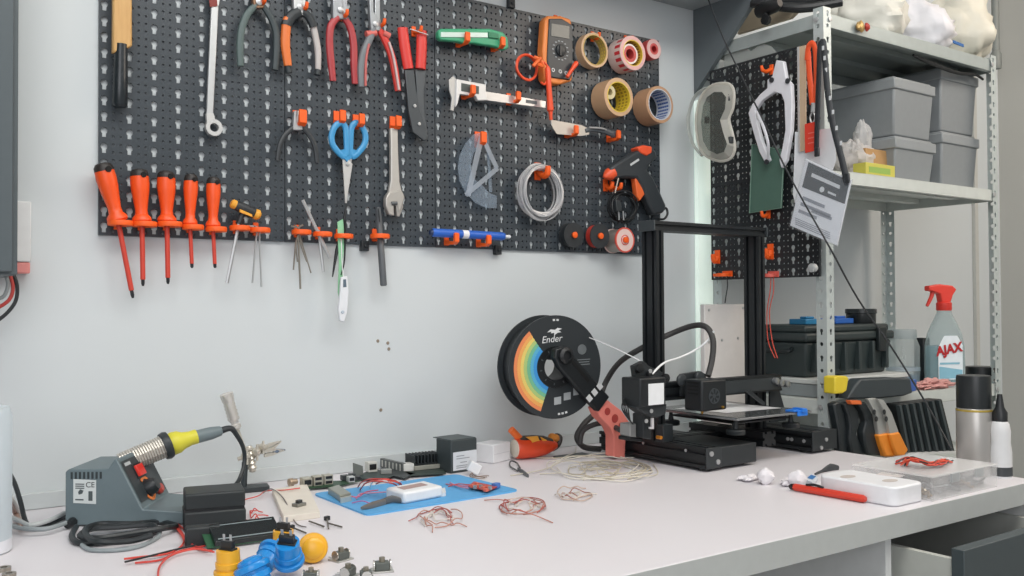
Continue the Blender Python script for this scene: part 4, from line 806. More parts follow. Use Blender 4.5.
m = MB(BX); m.poly([(-.014, -.011, .218), (.014, -.011, .218), (.02, -.011, .236), (.032, -.011, .252), (.02, -.011, .262), (-.018, -.011, .266), (-.044, -.011, .262), (-.052, -.011, .262), (-.052, -.011, .248), (-.044, -.011, .248), (-.018, -.011, .24)], (0, .022, 0)); m.build('trigger_head', mat('#dd4338', .4), t, .003)
m = MB(BX); m.tube([(-.034, 0, .248), (-.037, 0, .236), (-.044, 0, .222), (-.052, 0, .208)], [.006, .0055, .005, .004], 8, 3); m.build('trigger', mat('#c9362c', .4), t)
# black small bottle behind, pink cloth, tape gun
c = PY(924, 376, SY0+.16); m = MB(); m.bb((c.x-.016, SY0+.15, zl), (c.x+.016, SY0+.18, zl+.12)); tag(m.build('black_pack', mat('#1d2225', .45), None, .003), 'slim black pack standing behind the spray bottle', 'box')
c = PY(928, 385, SY0+.04); m = MB(); m.lump((c.x+.005, SY0+.03, zl+.009), (.07, .022, .011), .5, 4, 11); tag(m.build('pink_cloth', mat('#c99590', .7, 0, .25, 40)), 'crumpled pink cloth lying in front of the spray bottle', 'cloth')
t = thing('tape_gun', 'dark grey flat tool with yellow end lying at the front of the lower shelf', 'tool', PY(875, 400, SY0-.004))
m = MB(); m.py([(848, 399), (856, 385), (861, 379), (895, 377.5), (911, 378.5), (913, 393), (905, 396), (875, 399)], SY0-.032, .03)
o = m.build('body', mat('#353d41', .5), t, .004)
m = MB(); m.py([(835, 377), (838, 376), (847, 376), (849, 378), (847, 391), (843, 393.5), (835, 394)], SY0-.034, .03); m.build('yellow_end', mat('#d9c234', .45), t, .003)
m = MB(); m.py([(910, 380), (917, 379.5), (916.5, 391), (911, 392)], SY0-.031, .028); m.build('blue_end', mat('#3c5fa5', .45), t, .002)
m = MB(); m.bb((SX0+.04, SY0+.03, zl), (SX0+.2, SY0+.07, zl+.012)); tag(m.build('black_tray', BLACK, None, .002), 'thin black tray lying before the dark case beside the shelf post', 'tray')
# hanging clamps under the lower shelf
def clamp(lb, outl, Yc, mt, tips=None, grp='clamps under the lower shelf'):
    t = thing('spring_clamp', lb, 'clamp', PY(*outl[0], Yc), grp); m = MB(); m.py(outl, Yc, .02); m.build('handle', mt, t, .004)
    if tips:
        for h in tips: m = MB(); m.py(h, Yc+.003, .012); m.build('jaw', mat('#b2b4b1', .35, .5), t, .002)
    return t
CB = mat('#22282b', .4); yc = SY0-.045
clamp('leftmost black clamp handle hanging under the lower shelf', [(834, 404), (840, 401), (845, 415), (847, 432), (848, 453), (841, 453), (839, 430)], yc+.02, CB)
clamp('second black clamp handle, curved, under the lower shelf', [(845, 404), (852, 402), (859, 412), (860, 424), (857, 434), (861, 444), (866, 455), (853, 454), (850, 440), (851, 426), (849, 414)], yc+.01, CB)
clamp('third black clamp handle, next to the orange handled clamp', [(858, 403), (866, 402), (873, 414), (875, 428), (878, 440), (884, 456), (868, 455), (865, 444), (864, 432), (867, 422), (864, 412)], yc, CB)
def oclamp(lb, g, j, Yc):
    t = thing('spring_clamp', lb, 'clamp', PY(*g[0], Yc), 'clamps under the lower shelf')
    m = MB(); m.py(g, Yc, .018); m.build('grip', mat('#e58a2b', .45), t, .004)
    m = MB(); m.py(j, Yc+.004, .01); m.build('arm', mat('#b7b9b6', .35, .5), t, .0015)
    m = MB()
    for x, y in ((j[0][0]+6, j[0][1]+13), (j[0][0]+8, j[0][1]+20)): m.lathe(PY(x, y, Yc+.0035), (0, -1, 0), [(.006, 0), (.006, .001), (0, .0012)], 10)
    m.build_each('rivet', mat('#3a3d3f', .4, .5), t)
oclamp('clamp with orange grip and steel arm, left of its twin', [(879, 435), (889, 433), (892, 441), (898, 457), (886, 457), (882, 446)], [(868, 399), (876, 398), (884, 412), (889, 434), (879, 436), (876, 414)], yc-.012)
oclamp('clamp with orange grip and steel arm, right of its twin beside the black ribbed block', [(890, 434), (900, 432), (906, 445), (909, 450), (904, 457), (897, 456), (893, 446)], [(878, 399), (884, 400), (892, 413), (899, 432), (890, 435), (886, 414)], yc-.02)
tag(MB().py([(884, 403), (897, 404), (897, 430), (890, 428)], SY0-.01, .004).build('perforated_bracket', GALV), 'pale perforated steel bracket between the clamps and the ribbed block', 'bracket')
tag(MB().py([(850, 400.5), (861, 400.5), (862, 404.5), (852, 404.5)], SY0-.05, .012).build('orange_clamp_tip', mat('#d96a33', .4), None, .001), 'small orange clamp tip under the lower shelf', 'clamp')
# black ribbed block
t = thing('ribbed_block', 'black ribbed vent block standing behind the clear organizer', 'radiator', PY(925, 453, SY0-.05))
yb = SY0-.045
m = MB(); m.py([(899, 404.5), (942, 399), (955, 451.5), (908, 453.5)], yb, .035); m.build('body', mat('#191e20', .5), t, .002)
for k in range(7):
    f = k/6.6; x0, y0 = 899+43*f, 404.5-5.5*f; x1, y1 = 908+47*f, 453.5-2*f
    m = MB(); m.py([(x0+.5, y0+1), (x0+2.6, y0+.8), (x1+2.4, y1-1), (x1+.3, y1-.8)], yb-.008, .01); m.build('rib', mat('#3a4346', .45), t)
m = MB(); m.py([(908, 453), (955.5, 451), (956, 453), (908, 455)], yb-.01, .04); m.build('bottom_strip', mat('#c9cbca', .4), t)
# cans and glue bottle on the desk end
def desk_at(x, y): p = T(x, y); p.z = DZ; return p
c = PX(974.5, 450, DX-.035); c.z = DZ
t = thing('spray_can', 'silver spray can with black cap behind the clear organizer', 'spray can', c)
sc = (c-CAM).dot(fw)/F; r = 16.6*sc; H = CH-DZ+sc*(305-370)*-1-0*sc
H = (CH-DZ)-(378-305)*sc
m = MB(); m.lathe(c, (0, 0, 1), [(r*.96, 0), (r, .003), (r, H*.655), (r*.94, H*.675)], 28); m.build('can', mat('#b3b0ac', .35, .5, .1, 14), t)
m = MB(); m.lathe(c, (0, 0, 1), [(r*1.005, H*.642), (r*1.012, H*.645), (r*1.012, H*.66), (r*1.005, H*.663)], 28, True); m.build('rim', mat('#b8a04a', .35, .4), t)
m = MB(); m.lathe(c, (0, 0, 1), [(r*.97, H*.675), (r*.97, H*.97), (r*.93, H), (r*.85, H)], 28); m.build('cap', mat('#1f2325', .35), t)
c2 = PY(980.5, 400, SY0+.06); c2.z = zl; sc = (c2-CAM).dot(fw)/F; r = 13.5*sc; h2 = CH-zl-(369-305)*sc
t = thing('black_jar', 'black lidded jar on the lower shelf behind the silver spray can', 'jar', c2)
m = MB(); m.lathe(c2, (0, 0, 1), [(r*.95, 0), (r*.97, .003), (r*.97, h2-.024)], 24); m.build('jar_body', mat('#2b3033', .4), t)
m = MB(); m.lathe(c2, (0, 0, 1), [(r, h2-.024), (r, h2-.002), (r*.95, h2)], 24); m.build('lid', mat('#1a1d1f', .35), t)
c = PX(1000.5, 450, DX-.02); c.z = DZ; sc = (c-CAM).dot(fw)/F
t = thing('glue_bottle', 'white squeeze bottle with black nozzle at the right end of the desk', 'bottle', c)
r = 10.5*sc; H = (CH-DZ)-(397-305)*sc
m = MB(); m.lathe(c, (0, 0, 1), [(r*.95, 0), (r, .003), (r, H*.3), (r*.88, H*.42), (r*.92, H*.55), (r*.8, H*.64), (r*.62, H*.68)], 24); m.build('bottle', mat('#d9dadb', .4), t)
m = MB(); m.lathe(c, (0, 0, 1), [(r*1.004, H*.02), (r*1.006, H*.13)], 24, a0=0, a1=6.28318530); m.build('dark_band', mat('#3b3f42', .5), t)
m = MB(); m.lathe(c, (0, 0, 1), [(r*.66, H*.67), (r*.66, H*.78), (r*.4, H*.84), (r*.22, H)], 16); m.build('nozzle', mat('#1f2225', .4), t)
# ------------------------------------------------------------------ 3D printer
PB = mat('#1b1f22', .42, .1, .06, 40); PB2 = mat('#262b2e', .5)
t = pr_ = thing('printer', 'black open-frame desktop 3d printer with bed and two uprights', '3d printer', (1.53, 1.36, DZ))
def extr(p0, p1, w, h, grooves_w=1, grooves_h=1):
    """slotted aluminium bar from p0 to p1 (axis aligned): w, h across, grooves on the sides"""
    p0, p1 = V(p0), V(p1); ax = (p1-p0).normalized()
    u, v = (V((1, 0, 0)), V((0, 0, 1))) if abs(ax.y) > .5 else (V((0, 1, 0)), V((0, 0, 1))) if abs(ax.x) > .5 else (V((1, 0, 0)), V((0, 1, 0)))
    g, d = .0032, .005; pts = []
    def side(a, b, n):
        L = (b-a).length; e = (b-a).normalized(); inw = V((-e.y, e.x, 0)); q = [a]
        for k in range(n):
            c = a+e*(L*(k+.5)/n); q += [c-e*g, c-e*g*.9+inw*d, c+e*g*.9+inw*d, c+e*g]
        return q
    c = [V((-w/2, -h/2, 0)), V((w/2, -h/2, 0)), V((w/2, h/2, 0)), V((-w/2, h/2, 0))]
    for k, n in enumerate((grooves_w, grooves_h, grooves_w, grooves_h)): pts += side(c[k], c[(k+1) % 4], n)
    m = MB(); m.poly([p0+u*q.x+v*q.y for q in pts], p1-p0); return m
z0 = DZ+.006
RX0, RX1, RY0, RY1 = 1.316, 1.462, 1.235, 1.545
extr((RX0+.02, RY0, z0+.02), (RX0+.02, RY1, z0+.02), .04, .04, 2, 2).build('base_rail', PB, t)
m = MB(); m.bb((RX0+.041, RY0-.001, z0), (RX1, RY0+.26, z0+.039)); m.build('control_box', PB2, t, .002)
m = MB(); m.bb((RX0, RY0-.004, z0), (RX0+.0415, RY0-.0005, z0+.04)); m.build('rail_end_cap', mat('#2d3235', .45), t, .001)
m = MB()
for x, z in ((RX0+.012, z0+.029), (RX0+.030, z0+.012)): m.lathe((x, RY0-.004, z), (0, -1, 0), [(.005, 0), (.005, .0025), (.002, .0027)], 12)
for y in (RY0+.05, RY0+.17, RY0+.25): m.lathe((RX0+.0, y, z0+.03), (-1, 0, 0), [(.003, 0), (.003, .002), (.001, .0022)], 8)
m.build_each('bolt', STEEL, t)
QX0, QX1, QY0, QY1 = 1.656, 1.7395, 1.25, 1.47
extr((QX0+.02, QY0, z0+.02), (QX0+.02, QY1, z0+.02), .04, .04, 2, 2).build('base_rail', PB, t)
m = MB(); m.bb((QX0+.041, QY0, z0), (QX1, QY1, z0+.042)); m.build('power_supply_box', PB2, t, .002)
m = MB(); m.bb((QX0, QY0-.004, z0), (QX1, QY0-.0005, z0+.042)); m.build('rail_end_cap', mat('#24292c', .45), t, .001)
m = MB()
for x, z in ((QX0+.045, z0+.022), (QX0+.028, z0+.006)): m.lathe((x, QY0-.004, z), (0, -1, 0), [(.0042, 0), (.0042, .0025), (.002, .0027)], 12)
for y in (QY0+.018, QY0+.05, QY0+.06): m.lathe((QX0, y, z0+.02), (-1, 0, 0), [(.004, 0), (.004, .002), (.001, .0022)], 8)
m.build_each('bolt', STEEL, t)
for x, y in ((RX0+.02, RY0+.02), (RX0+.02, RY1-.03), (RX1-.02, RY0+.03), (QX0+.02, QY0+.03), (QX0+.02, QY1-.03), (QX1-.02, QY0+.03)):
    m = MB(); m.lathe((x, y, DZ), (0, 0, 1), [(.013, 0), (.012, .0065)], 14); m.build('foot', BLACK, t)
# crossbars and central bed rail
extr((RX0+.041, 1.40, z0+.02), (QX0-.001, 1.40, z0+.02), .04, .04, 2, 2).build('cross_bar', PB, t)
m = extr((1.535, 1.262, z0+.036), (1.535, 1.47, z0+.036), .04, .03, 2, 1); m.build('bed_rail', PB, t)
# bed
zb = .84; A = PZ(737, 419, zb); B = PZ(815, 411, zb); Cc = PZ(665, 407, zb); bx0, bx1, by0, by1 = A.x, B.x, A.y, A.y+.238
m = MB(); m.bb((bx0, by0, zb-.004), (bx1, by1, zb)); m.build('bed_plate', mat('#8f9193', .25, .5), t, .0006)
m = MB(); m.bb((bx0+.003, by0+.003, zb), (bx1-.003, by1-.003, zb+.0012)); sh = m.build('bed_surface', mat('#4a4e50', .18, .1), t)
m = MB(); m.bb((bx0+.03, by0+.03, zb-.016), (bx1-.03, by1-.03, zb-.0125)); m.build('bed_carriage', BLACK, t, .001)
for x, y in ((bx0+.03, by0+.03), (bx1-.03, by0+.03), (bx0+.03, by1-.03), (bx1-.03, by1-.03)):
    m = MB(); m.lathe((x, y, zb-.032), (0, 0, 1), [(.008, -.004), (.018, -.003)]+[(.018+(.001 if k % 2 else 0), -.003+.001*k) for k in range(8)]+[(.017, .007), (.006, .008), (.004, .02), (.004, .029)], 24); m.build('levelling_knob', PB2, t)
p = PZ(792, 416, zb+.002)
m = MB(); m.box((bx1-.035, by0+.012, zb+.003), (.05, .022, .004), RZ(8)); m.box((bx1-.035, by0-.003, zb-.002), (.03, .004, .012)); m.box((bx1-.035, by0+.004, zb+.004), (.012, .026, .008)); m.build('bed_clip', mat('#2878d8', .35), t, .001)
# pale quad painting the white glare on the bed
m = MB(); m.add([(bx0+.05, by0+.07, zb+.0016), (bx1-.02, by0+.06, zb+.0016), (bx1-.03, by1-.03, zb+.0016), (bx0+.02, by1-.05, zb+.0016)], [(0, 1, 2, 3)]); m.build('bed_glare', mat('#e3e5e8', .3), t)
# uprights and top bar
PY0, PY1 = 1.352, 1.395; px0 = 1.306; pl = px0+.01; rx = PY(744.5, 350, PY1).x; prx = rx+.01
ztop = PY(642, 222, PY1).z
extr((pl, (PY0+PY1)/2, z0+.0405), (pl, (PY0+PY1)/2, ztop-.02), .02, PY1-PY0, 1, 2).build('upright', PB, t)
extr((prx, (PY0+PY1)/2, z0+.0405), (prx, (PY0+PY1)/2, ztop-.02), .02, PY1-PY0, 1, 2).build('upright', PB, t)
extr((px0-.004, (PY0+PY1)/2, ztop-.01), (rx+.026, (PY0+PY1)/2, ztop-.01), .04, .0195, 2, 1).build('top_bar', PB, t)
for e0, e1 in ((px0-.008, px0-.0045), (rx+.0265, rx+.03)):
    m = MB(); m.bb((e0, PY0-.002, ztop-.021), (e1, PY1+.002, ztop+.001)); m.build('top_bar_cap', mat('#3a4043', .45), t, .0008)
# foot plates of uprights
m = MB(); m.bb((px0-.005, PY0-.02, z0+.041), (px0+.022, PY0-.0005, z0+.075)); m.build('upright_bracket', PB2, t, .001)
m = MB(); m.poly([(rx+.0205, PY0-.01, .80), (rx+.075, PY0-.01, .80), (rx+.075, PY0-.01, .815), (rx+.04, PY0-.01, .9), (rx+.0205, PY0-.01, .905)], (0, .004, 0)); m.build('side_plate', PB2, t)
# gantry
gz = PY(720, 387, 1.33).z
GY = 1.335
extr((px0-.01, GY, gz), (rx+.04, GY, gz), .02, .036, 1, 2).build('gantry_bar', PB, t)
m = MB(); m.bb((px0+.11, GY-.0125, gz-.014), (rx+.035, GY-.0105, gz+.012)); m.build('gantry_cover', mat('#2f3437', .35), t)
# left carriage: extruder motor box, plate, blank sticker
mz = PY(650, 392, 1.30).z
m = MB(); a = PY(636, 378, 1.30); b = PY(667, 403, 1.30)
mx0, mx1 = PY(640, 390, 1.268).x, PY(666, 390, 1.268).x
m.bb((mx0, 1.268, b.z), (mx1, 1.32, a.z+.002)); m.build('motor_cover', PB, t, .003)
q0 = PY(648.5, 384, 1.267); q1 = PY(664, 404, 1.267)
m = MB(); m.bb((q0.x, 1.2668, q1.z), (q1.x, 1.2678, q0.z)); m.build('sticker', mat('#dfe2e4', .5), t)
m = MB(); m.py([(641, 402), (667, 404), (666, 414), (658, 418), (645, 414), (637, 408)], 1.275, .03); m.build('motor_bracket', PB2, t, .002)
m = MB(); m.py([(643, 414), (652, 414), (652, 440), (643, 438)], 1.31, .03); m.build('z_motor_mount', PB2, t, .002)
m = MB(); m.py([(630, 424), (642, 423), (642, 438), (630, 437)], 1.33, .03); m.build('z_motor', mat('#9b9c9b', .4, .2), t, .002)
m = MB(); m.py([(629, 437), (643, 438), (643, 442), (629, 441)], 1.329, .032); m.build('z_motor_base', BLACK, t, .002)
m = MB(); m.py([(634, 366), (640, 363), (644, 361), (649, 366), (662, 372), (668, 380), (636, 380)], 1.31, .012); m.build('roller_plate', PB2, t, .001)
for x, y in ((638, 368), (649, 375), (664, 378)):
    m = MB(); m.lathe(PY(x, y, 1.308), (0, -1, 0), [(.0085, 0), (.009, .002), (.009, .006), (.0085, .008), (.003, .009)], 16); m.build('roller', BLACK, t)
m = MB()
for x, y in ((650, 371), (651, 411), (646, 421)): m.lathe(PY(x, y, 1.274), (0, -1, 0), [(.004, 0), (.004, .002), (.0015, .0022)], 10)
m.build_each('carriage_bolt', STEEL, t)
m = MB(); m.lathe(PY(657, 437, 1.31), (0, -1, 0), [(.0035, 0), (.0035, .012), (0, .013)], 10); m.build('brass_nut', mat('#d98a2b', .35, .5), t)
m = MB()
for k in range(4): m.tube([PY(624+k, 398+k*2, 1.31), PY(622+2*k, 408, 1.30), PY(627+k, 417+k, 1.30), PY(633, 424, 1.31)], .0014, 6, 4)
m.build('motor_wiring', BLACK, t)
m = MB(); m.py([(652, 418), (654, 418), (654, 429), (650, 429), (650, 427), (652, 427)], 1.30, .004); m.build('limit_switch_arm', WHITE, t)
# hotend carriage
hx0, hx1 = 1.30, 1.30
h0 = PY(704, 381, 1.25); h1 = PY(733, 409, 1.25)
hbx0, hbx1 = PY(702, 396, 1.252).x, PY(727, 396, 1.252).x
m = MB(); m.bb((hbx0, 1.252, h1.z), (hbx1, 1.300, h0.z+.001)); m.build('hotend_shroud', PB, t, .004)
fc = PY(714.5, 396, 1.2515); m = MB(); m.lathe((fc.x, 1.2525, fc.z), (0, -1, 0), [(.0135, 0), (.0135, .0015), (.0152, .0015), (.0152, 0)], 28, True); m.build('fan_ring', mat('#3c4246', .4), t)
m = MB(); m.lathe((fc.x, 1.253, fc.z), (0, -1, 0), [(.0045, 0), (.0045, .0012), (0, .0013)], 14)
for k in range(7):
    a = 2*math.pi*k/7; ca, sa = math.cos(a), math.sin(a); cb, sb = math.cos(a+.5), math.sin(a+.5)
    m.add([(fc.x+.004*ca, 1.2515, fc.z+.004*sa), (fc.x+.0132*ca, 1.2512, fc.z+.0132*sa), (fc.x+.0132*cb, 1.2518, fc.z+.0132*sb)], [(0, 1, 2)])
m.build('fan', mat('#3a4044', .35), t)
m = MB()
for k in range(4): m.bb((hbx0-.0006, 1.262, h0.z-.006-.007*k), (hbx0+.001, 1.29, h0.z-.003-.007*k))
m.build('vent_slots', mat('#08090a', .6), t)
m = MB(); m.py([(681, 374), (700, 371), (706, 374), (707, 384), (690, 397), (681, 396)], 1.318, .006); m.build('carriage_plate', PB2, t, .001)
for x, y in ((680, 380), (698, 377)):
    m = MB(); m.lathe(PY(x, y, 1.312), (0, -1, 0), [(.0105, 0), (.012, .002), (.012, .006), (.0105, .008), (.004, .009)], 18); m.build('roller', mat('#33383b', .4), t)
m = MB(); m.lathe(PY(722, 407, 1.252), (0, -1, 0), [(.0025, 0), (.0025, .004), (0, .005)], 8); m.lathe((hbx0+.035, 1.285, zb+.003), (0, 0, 1), [(.001, 0), (.003, .004), (.005, .012)], 10); m.build('nozzle', mat('#b58a3c', .35, .8), t)
m = MB()
for x, y in ((776, 381), (781, 383), (787, 384)): m.lathe(PY(x, y, 1.318), (0, -1, 0), [(.0075, -.008), (.0075, .004), (.003, .005)], 12)
m.build_each('idler_bolt', mat('#9fa3a5', .3, .7), t)
for a, b in (((750, 392), (762, 402)),):
    m = MB(); m.py([(746, 391), (750, 390), (766, 403), (764, 406)], 1.31, .004); m.build('belt_arm', PB2, t)
# sleeved cable loop and white filament tube
SL = mat('#3a3a3a', .6, 0, .2, 300)
m = MB(); m.tube([PY(600, 449, 1.53), PY(584, 447, 1.53), PY(577, 437, 1.53), PY(584, 424, 1.53), PY(596, 412, 1.54), PY(600, 398, 1.55), PY(607, 380, 1.55), PY(620, 362, 1.50), PY(642, 348, 1.42), PY(668, 335, 1.415), PY(692, 326, 1.37), PY(706, 327, 1.33), PY(713, 340, 1.31), PY(712, 360, 1.305), PY(708, 376, 1.30)], .0062, 10, 6); m.build('sleeved_cable', SL, t)
m = MB(); m.tube([PY(580, 444, 1.52), PY(583, 431, 1.52), PY(596, 424, 1.51), PY(608, 424, 1.49), PY(620, 430, 1.42)], .0055, 10, 5); m.build('sleeved_cable', SL, t)
m = MB(); m.tube([PY(652, 374, 1.30), PY(664, 363, 1.31), PY(681, 357, 1.33), PY(697, 349, 1.33), PY(708, 340, 1.32), PY(714, 331, 1.31)], .0022, 8, 6); m.build('feed_tube', mat('#e4e7e8', .35), t)
# spool holder: red bracket and black arm
t = thing('spool_arm', 'black spool arm on a coral red bracket clipped to the printer base', 'spool holder', (1.25, 1.43, .75))
RB = mat('#e8867a', .45); ya = 1.447
m = MB(); m.py([(614, 457), (625, 458), (626, 436), (632, 426), (622, 411), (608, 400), (596, 408), (600, 417), (610, 427), (614, 436)], ya, .028); br = m.build('bracket', RB, t, .002)
for x, y, r in ((607.5, 411.5, .0078), (615, 418.5, .009), (621.5, 426.5, .0088)):
    m = MB(); m.lathe(PY(x, y, ya-.0008), (0, 1, 0), [(.0001, .0004), (r*.8, .0006), (r, 0)], 18); m.build('finger_hole', mat('#a83d38', .6), br)
m = MB(); m.py([(556, 349), (566, 346), (574, 356), (610, 397), (599, 412), (592, 405), (560, 368), (555, 358)], ya-.004, .016); ar = m.build('arm', PB, t, .003)
for pts in ([(583, 376), (586, 373), (603, 393), (600, 397)], [(586, 390), (589, 388), (597, 398), (595, 401)], [(592, 385), (595, 383), (603, 393), (601, 396)]):
    pass
m = MB()
for k in range(3):
    x, y = 586+5.2*k, 398-6*k; m.py([(x, y), (x+3.4, y-4), (x+7, y+.6), (x+3.6, y+4.6)], ya-.0046, .001)
m.build('arm_slot', mat('#c6c8c9', .5), ar)
m = MB(); m.py([(571, 362), (573, 360), (590, 380), (588, 383)], ya-.0046, .001); m.build('arm_groove', mat('#0a0b0c', .5), ar)
hub = PY(565, 355.5, ya-.004); m = MB(); m.lathe(hub, (0, -1, 0), [(.017, 0), (.0165, .006), (.011, .010), (.009, .010), (.009, .006), (0, .006)], 24); m.build('hub_nut', BLACK, t)
m = MB(); m.lathe(hub, (0, 1, 0), [(.011, .01), (.011, .09)], 20); m.build('axle', PB2, t)
# filament spool
t = thing('filament_spool', 'large black filament spool with rainbow stripes on its face beside the printer', 'spool', PY(556, 420, 1.46))
wz = math.radians(-10)         # spool turned slightly towards the room
oc = PY(556, 367, 1.476); axv = V((math.sin(wz)*-1*-1, math.cos(wz), 0)); axv = V((math.sin(math.radians(10)), math.cos(math.radians(10)), 0)); ux = V((axv.y, -axv.x, 0)); uz = V((0, 0, 1)); R = .1045; wd = .058
def ringpart(m, o, r0, r1, y0, y1, n=64): m.lathe(o, axv, [(r0, y0), (r1, y0), (r1, y1), (r0, y1)], n, True)
SPB = mat('#272c2f', .45)
m = MB(); ringpart(m, oc, .03, R, 0, .004); m.build('flange', SPB, t, .0006)
m = MB(); ringpart(m, oc, .03, R, wd-.004, wd); m.build('flange', SPB, t, .0006)
m = MB(); ringpart(m, oc, .055, .094, .0042, wd-.0042); m.build('filament', mat('#1d2124', .35), t)
m = MB(); ringpart(m, oc, .0265, .0305, -.0012, wd+.001); m.build('core', BLACK, t)
m = MB()
for k in range(12):
    a = 2*math.pi*k/12; m.add([oc+axv*.001+(ux*math.cos(a+d)+uz*math.sin(a+d))*r for r, d in ((.0306, -.05), (.038, -.04), (.038, .04), (.0306, .05))], [(0, 1, 2, 3)])
m = MB(); ringpart(m, oc, .041, .0425, -.0012, .001); ringpart(m, oc, .0305, .041, -.0004, .001); m.build('hub_ring', mat('#15181a', .4), t)
m = MB()
for k in range(10):
    a = 2*math.pi*(k+.3)/10; m.box(oc+axv*-.0006+(ux*math.cos(a)+uz*math.sin(a))*.0345, (.0045, .001, .0022), Matrix.Rotation(math.radians(-10), 3, 'Z') @ Matrix.Rotation(-a, 3, 'Y'))
m.build('hub_notch', mat('#4a5053', .4), t)
m = MB(); ringpart(m, oc, .0262, .027, 0, wd, 48); 
def sector(r0, r1, a0, a1, n=22, d=-.0006):
    m = MB(); vs = []
    for k in range(n+1):
        a = math.radians(a0+(a1-a0)*k/n)
        for r in (r0, r1): vs.append(oc+axv*d+(ux*math.cos(a)+uz*math.sin(a))*r)
    return m.add(vs, [(2*k, 2*k+1, 2*k+3, 2*k+2) for k in range(n)])
cols = ['#3b8fd0', '#57a9c9', '#6fb28e', '#a5bf77', '#ddc46a', '#e3a158', '#dd8353']
for k, c in enumerate(cols):
    r0 = .0435+k*.0073; sector(r0, r0+.0072, 133-.6*k, 246+.3*k).build('rainbow_stripe', mat(c, .45), t)
for k, cc in enumerate(((.028, -.062), (.050, -.054), (.072, -.045))):
    m = MB(); c = oc+axv*-.0006+ux*(cc[0]-.025)+uz*(cc[1]-.006)
    q = [c+ux*a+uz*b for a, b in ((-.008, -.0085), (.008, -.0065), (.008, .0085), (-.008, .0065))]; m.add(q, [(0, 1, 2, 3)]); m.build('icon_square', mat('#9fa4a6', .5), t)
m = MB()
for dz, w in ((.012, .030), (.007, .026), (.002, .028)): m.add([oc+axv*-.0006+ux*a+uz*b for a, b in ((.064-w/2, dz), (.064+w/2, dz+.001), (.064+w/2, dz+.0025), (.064-w/2, dz+.0015))], [(0, 1, 2, 3)])
m.lathe(oc+axv*-.0002+ux*.06+uz*.034, -axv, [(.006, .0006), (.0105, .0006)], 18); m.build('small_print', mat('#7d8385', .5), t)
text('Ender', .0195, oc+axv*-.0007+ux*-.010+uz*.056, ux+uz*.08, uz-ux*.08, 'lettering', mat('#d8dadb', .5), t, .0002, shear=.25)
m = MB(); P = [(-.022, .074), (-.014, .080), (-.004, .079), (.002, .083), (.012, .081), (.004, .078), (.010, .074), (.002, .073), (-.006, .068), (-.006, .073), (-.014, .072), (-.012, .0755)]
m.add([oc+axv*-.0006+ux*(a+.002)+uz*(b-.004) for a, b in P], [tuple(range(len(P)))]); m.build('emblem', mat('#d8dadb', .5), t)
m = MB()
for a0 in (86, 91, 272, 277, 282): 
    k = sector(.093, .097, a0, a0+3.2, 3); m.v += k.v; m.f += [tuple(i+len(m.v)-len(k.v) for i in f) for f in k.f]
m.build('rim_slots', mat('#c8cbcc', .5), t)
m = MB(); m.tube([oc+axv*.03+ux*.070+uz*.0655, PY(612, 347, 1.40), PY(640, 361, 1.33), PY(646, 368, 1.32)], .0011, 6, 5); tag(m.build('filament_strand', mat('#e5e7e8', .4)), 'thin white filament strand running from the spool to the printer', 'filament')
# ------------------------------------------------------------------ soldering station
SG = mat('#66757a', .5, 0, .05, 80)
o = T(65, 527); t = thing('soldering_station', 'grey soldering station with red switch and orange dial against the wall', 'soldering station', o)
X1 = XF(o, -33); wd_ = .118
pf = [(0, .002), (0, .080), (.004, .084), (.062, .084), (.071, .098), (.0745, .098), (.112, .024), (.193, .018), (.193, .002)]
m = MB(X1); m.poly([(x, 0, z) for x, z in pf], (0, wd_, 0)); m.build('housing', SG, t, .003)
pn = MB(X1); d = V((.0375, 0, -.074)).normalized(); nrm = V((.074, 0, .0375)).normalized(); p0 = V((.0755, 0, .0965))
def pan(u, v, e=.0008): return p0+d*u+V((0, v, 0))+nrm*e
L_ = .072
pn.add([pan(0.004, .006), pan(L_, .006), pan(L_, wd_-.006), pan(.004, wd_-.006)], [(0, 1, 2, 3)]); pn.build('front_panel', mat('#31393d', .45), t)
m = MB(X1); c = pan(.026, .05, .002); m.poly([pan(.018, .036), pan(.036, .036), pan(.036, .062), pan(.018, .062)], nrm*.005); m.build('power_switch', mat('#e0352a', .35), t, .001)
m = MB(X1); m.poly([pan(.015, .033), pan(.039, .033), pan(.039, .065), pan(.015, .065)], nrm*.0015); m.build('switch_frame', BLACK, t, .0005)
m = MB(X1); m.lathe(pan(.057, .05), nrm, [(.013, 0), (.0125, .010), (.009, .016), (0, .0165)], 20); m.build('dial', mat('#24292c', .4), t)
m = MB(X1); m.lathe(pan(.057, .05, .0012), nrm, [(.015, 0), (.020, 0), (.020, .0004), (.015, .0004)], 28, True, .6, 5.4); m.build('dial_scale', mat('#e07b35', .5), t)
m = MB(X1); m.lathe(pan(.066, .082), nrm, [(.009, 0), (.009, .004), (.006, .008)], 14); m.build('iron_socket', mat('#b8473d', .4), t)
m = MB(X1); m.add([pan(.008, .012, .0014), pan(.008, .034, .0014), pan(.013, .034, .0014), pan(.013, .012, .0014)], [(0, 1, 2, 3)]); m.build('panel_print', mat('#b9c0c2', .5), t)
m = MB(X1); m.add([(.012, -.0006, .035), (.045, -.0006, .033), (.045, -.0006, .068), (.012, -.0006, .070)], [(0, 1, 2, 3)]); lb = m.build('rating_label', mat('#cfd5d4', .5), t)
m = MB(X1); 
for k in range(3): m.add([(.015, -.0009, .062-.003*k), (.028, -.0009, .0615-.003*k), (.028, -.0009, .063-.003*k), (.015, -.0009, .0635-.003*k)], [(0, 1, 2, 3)])
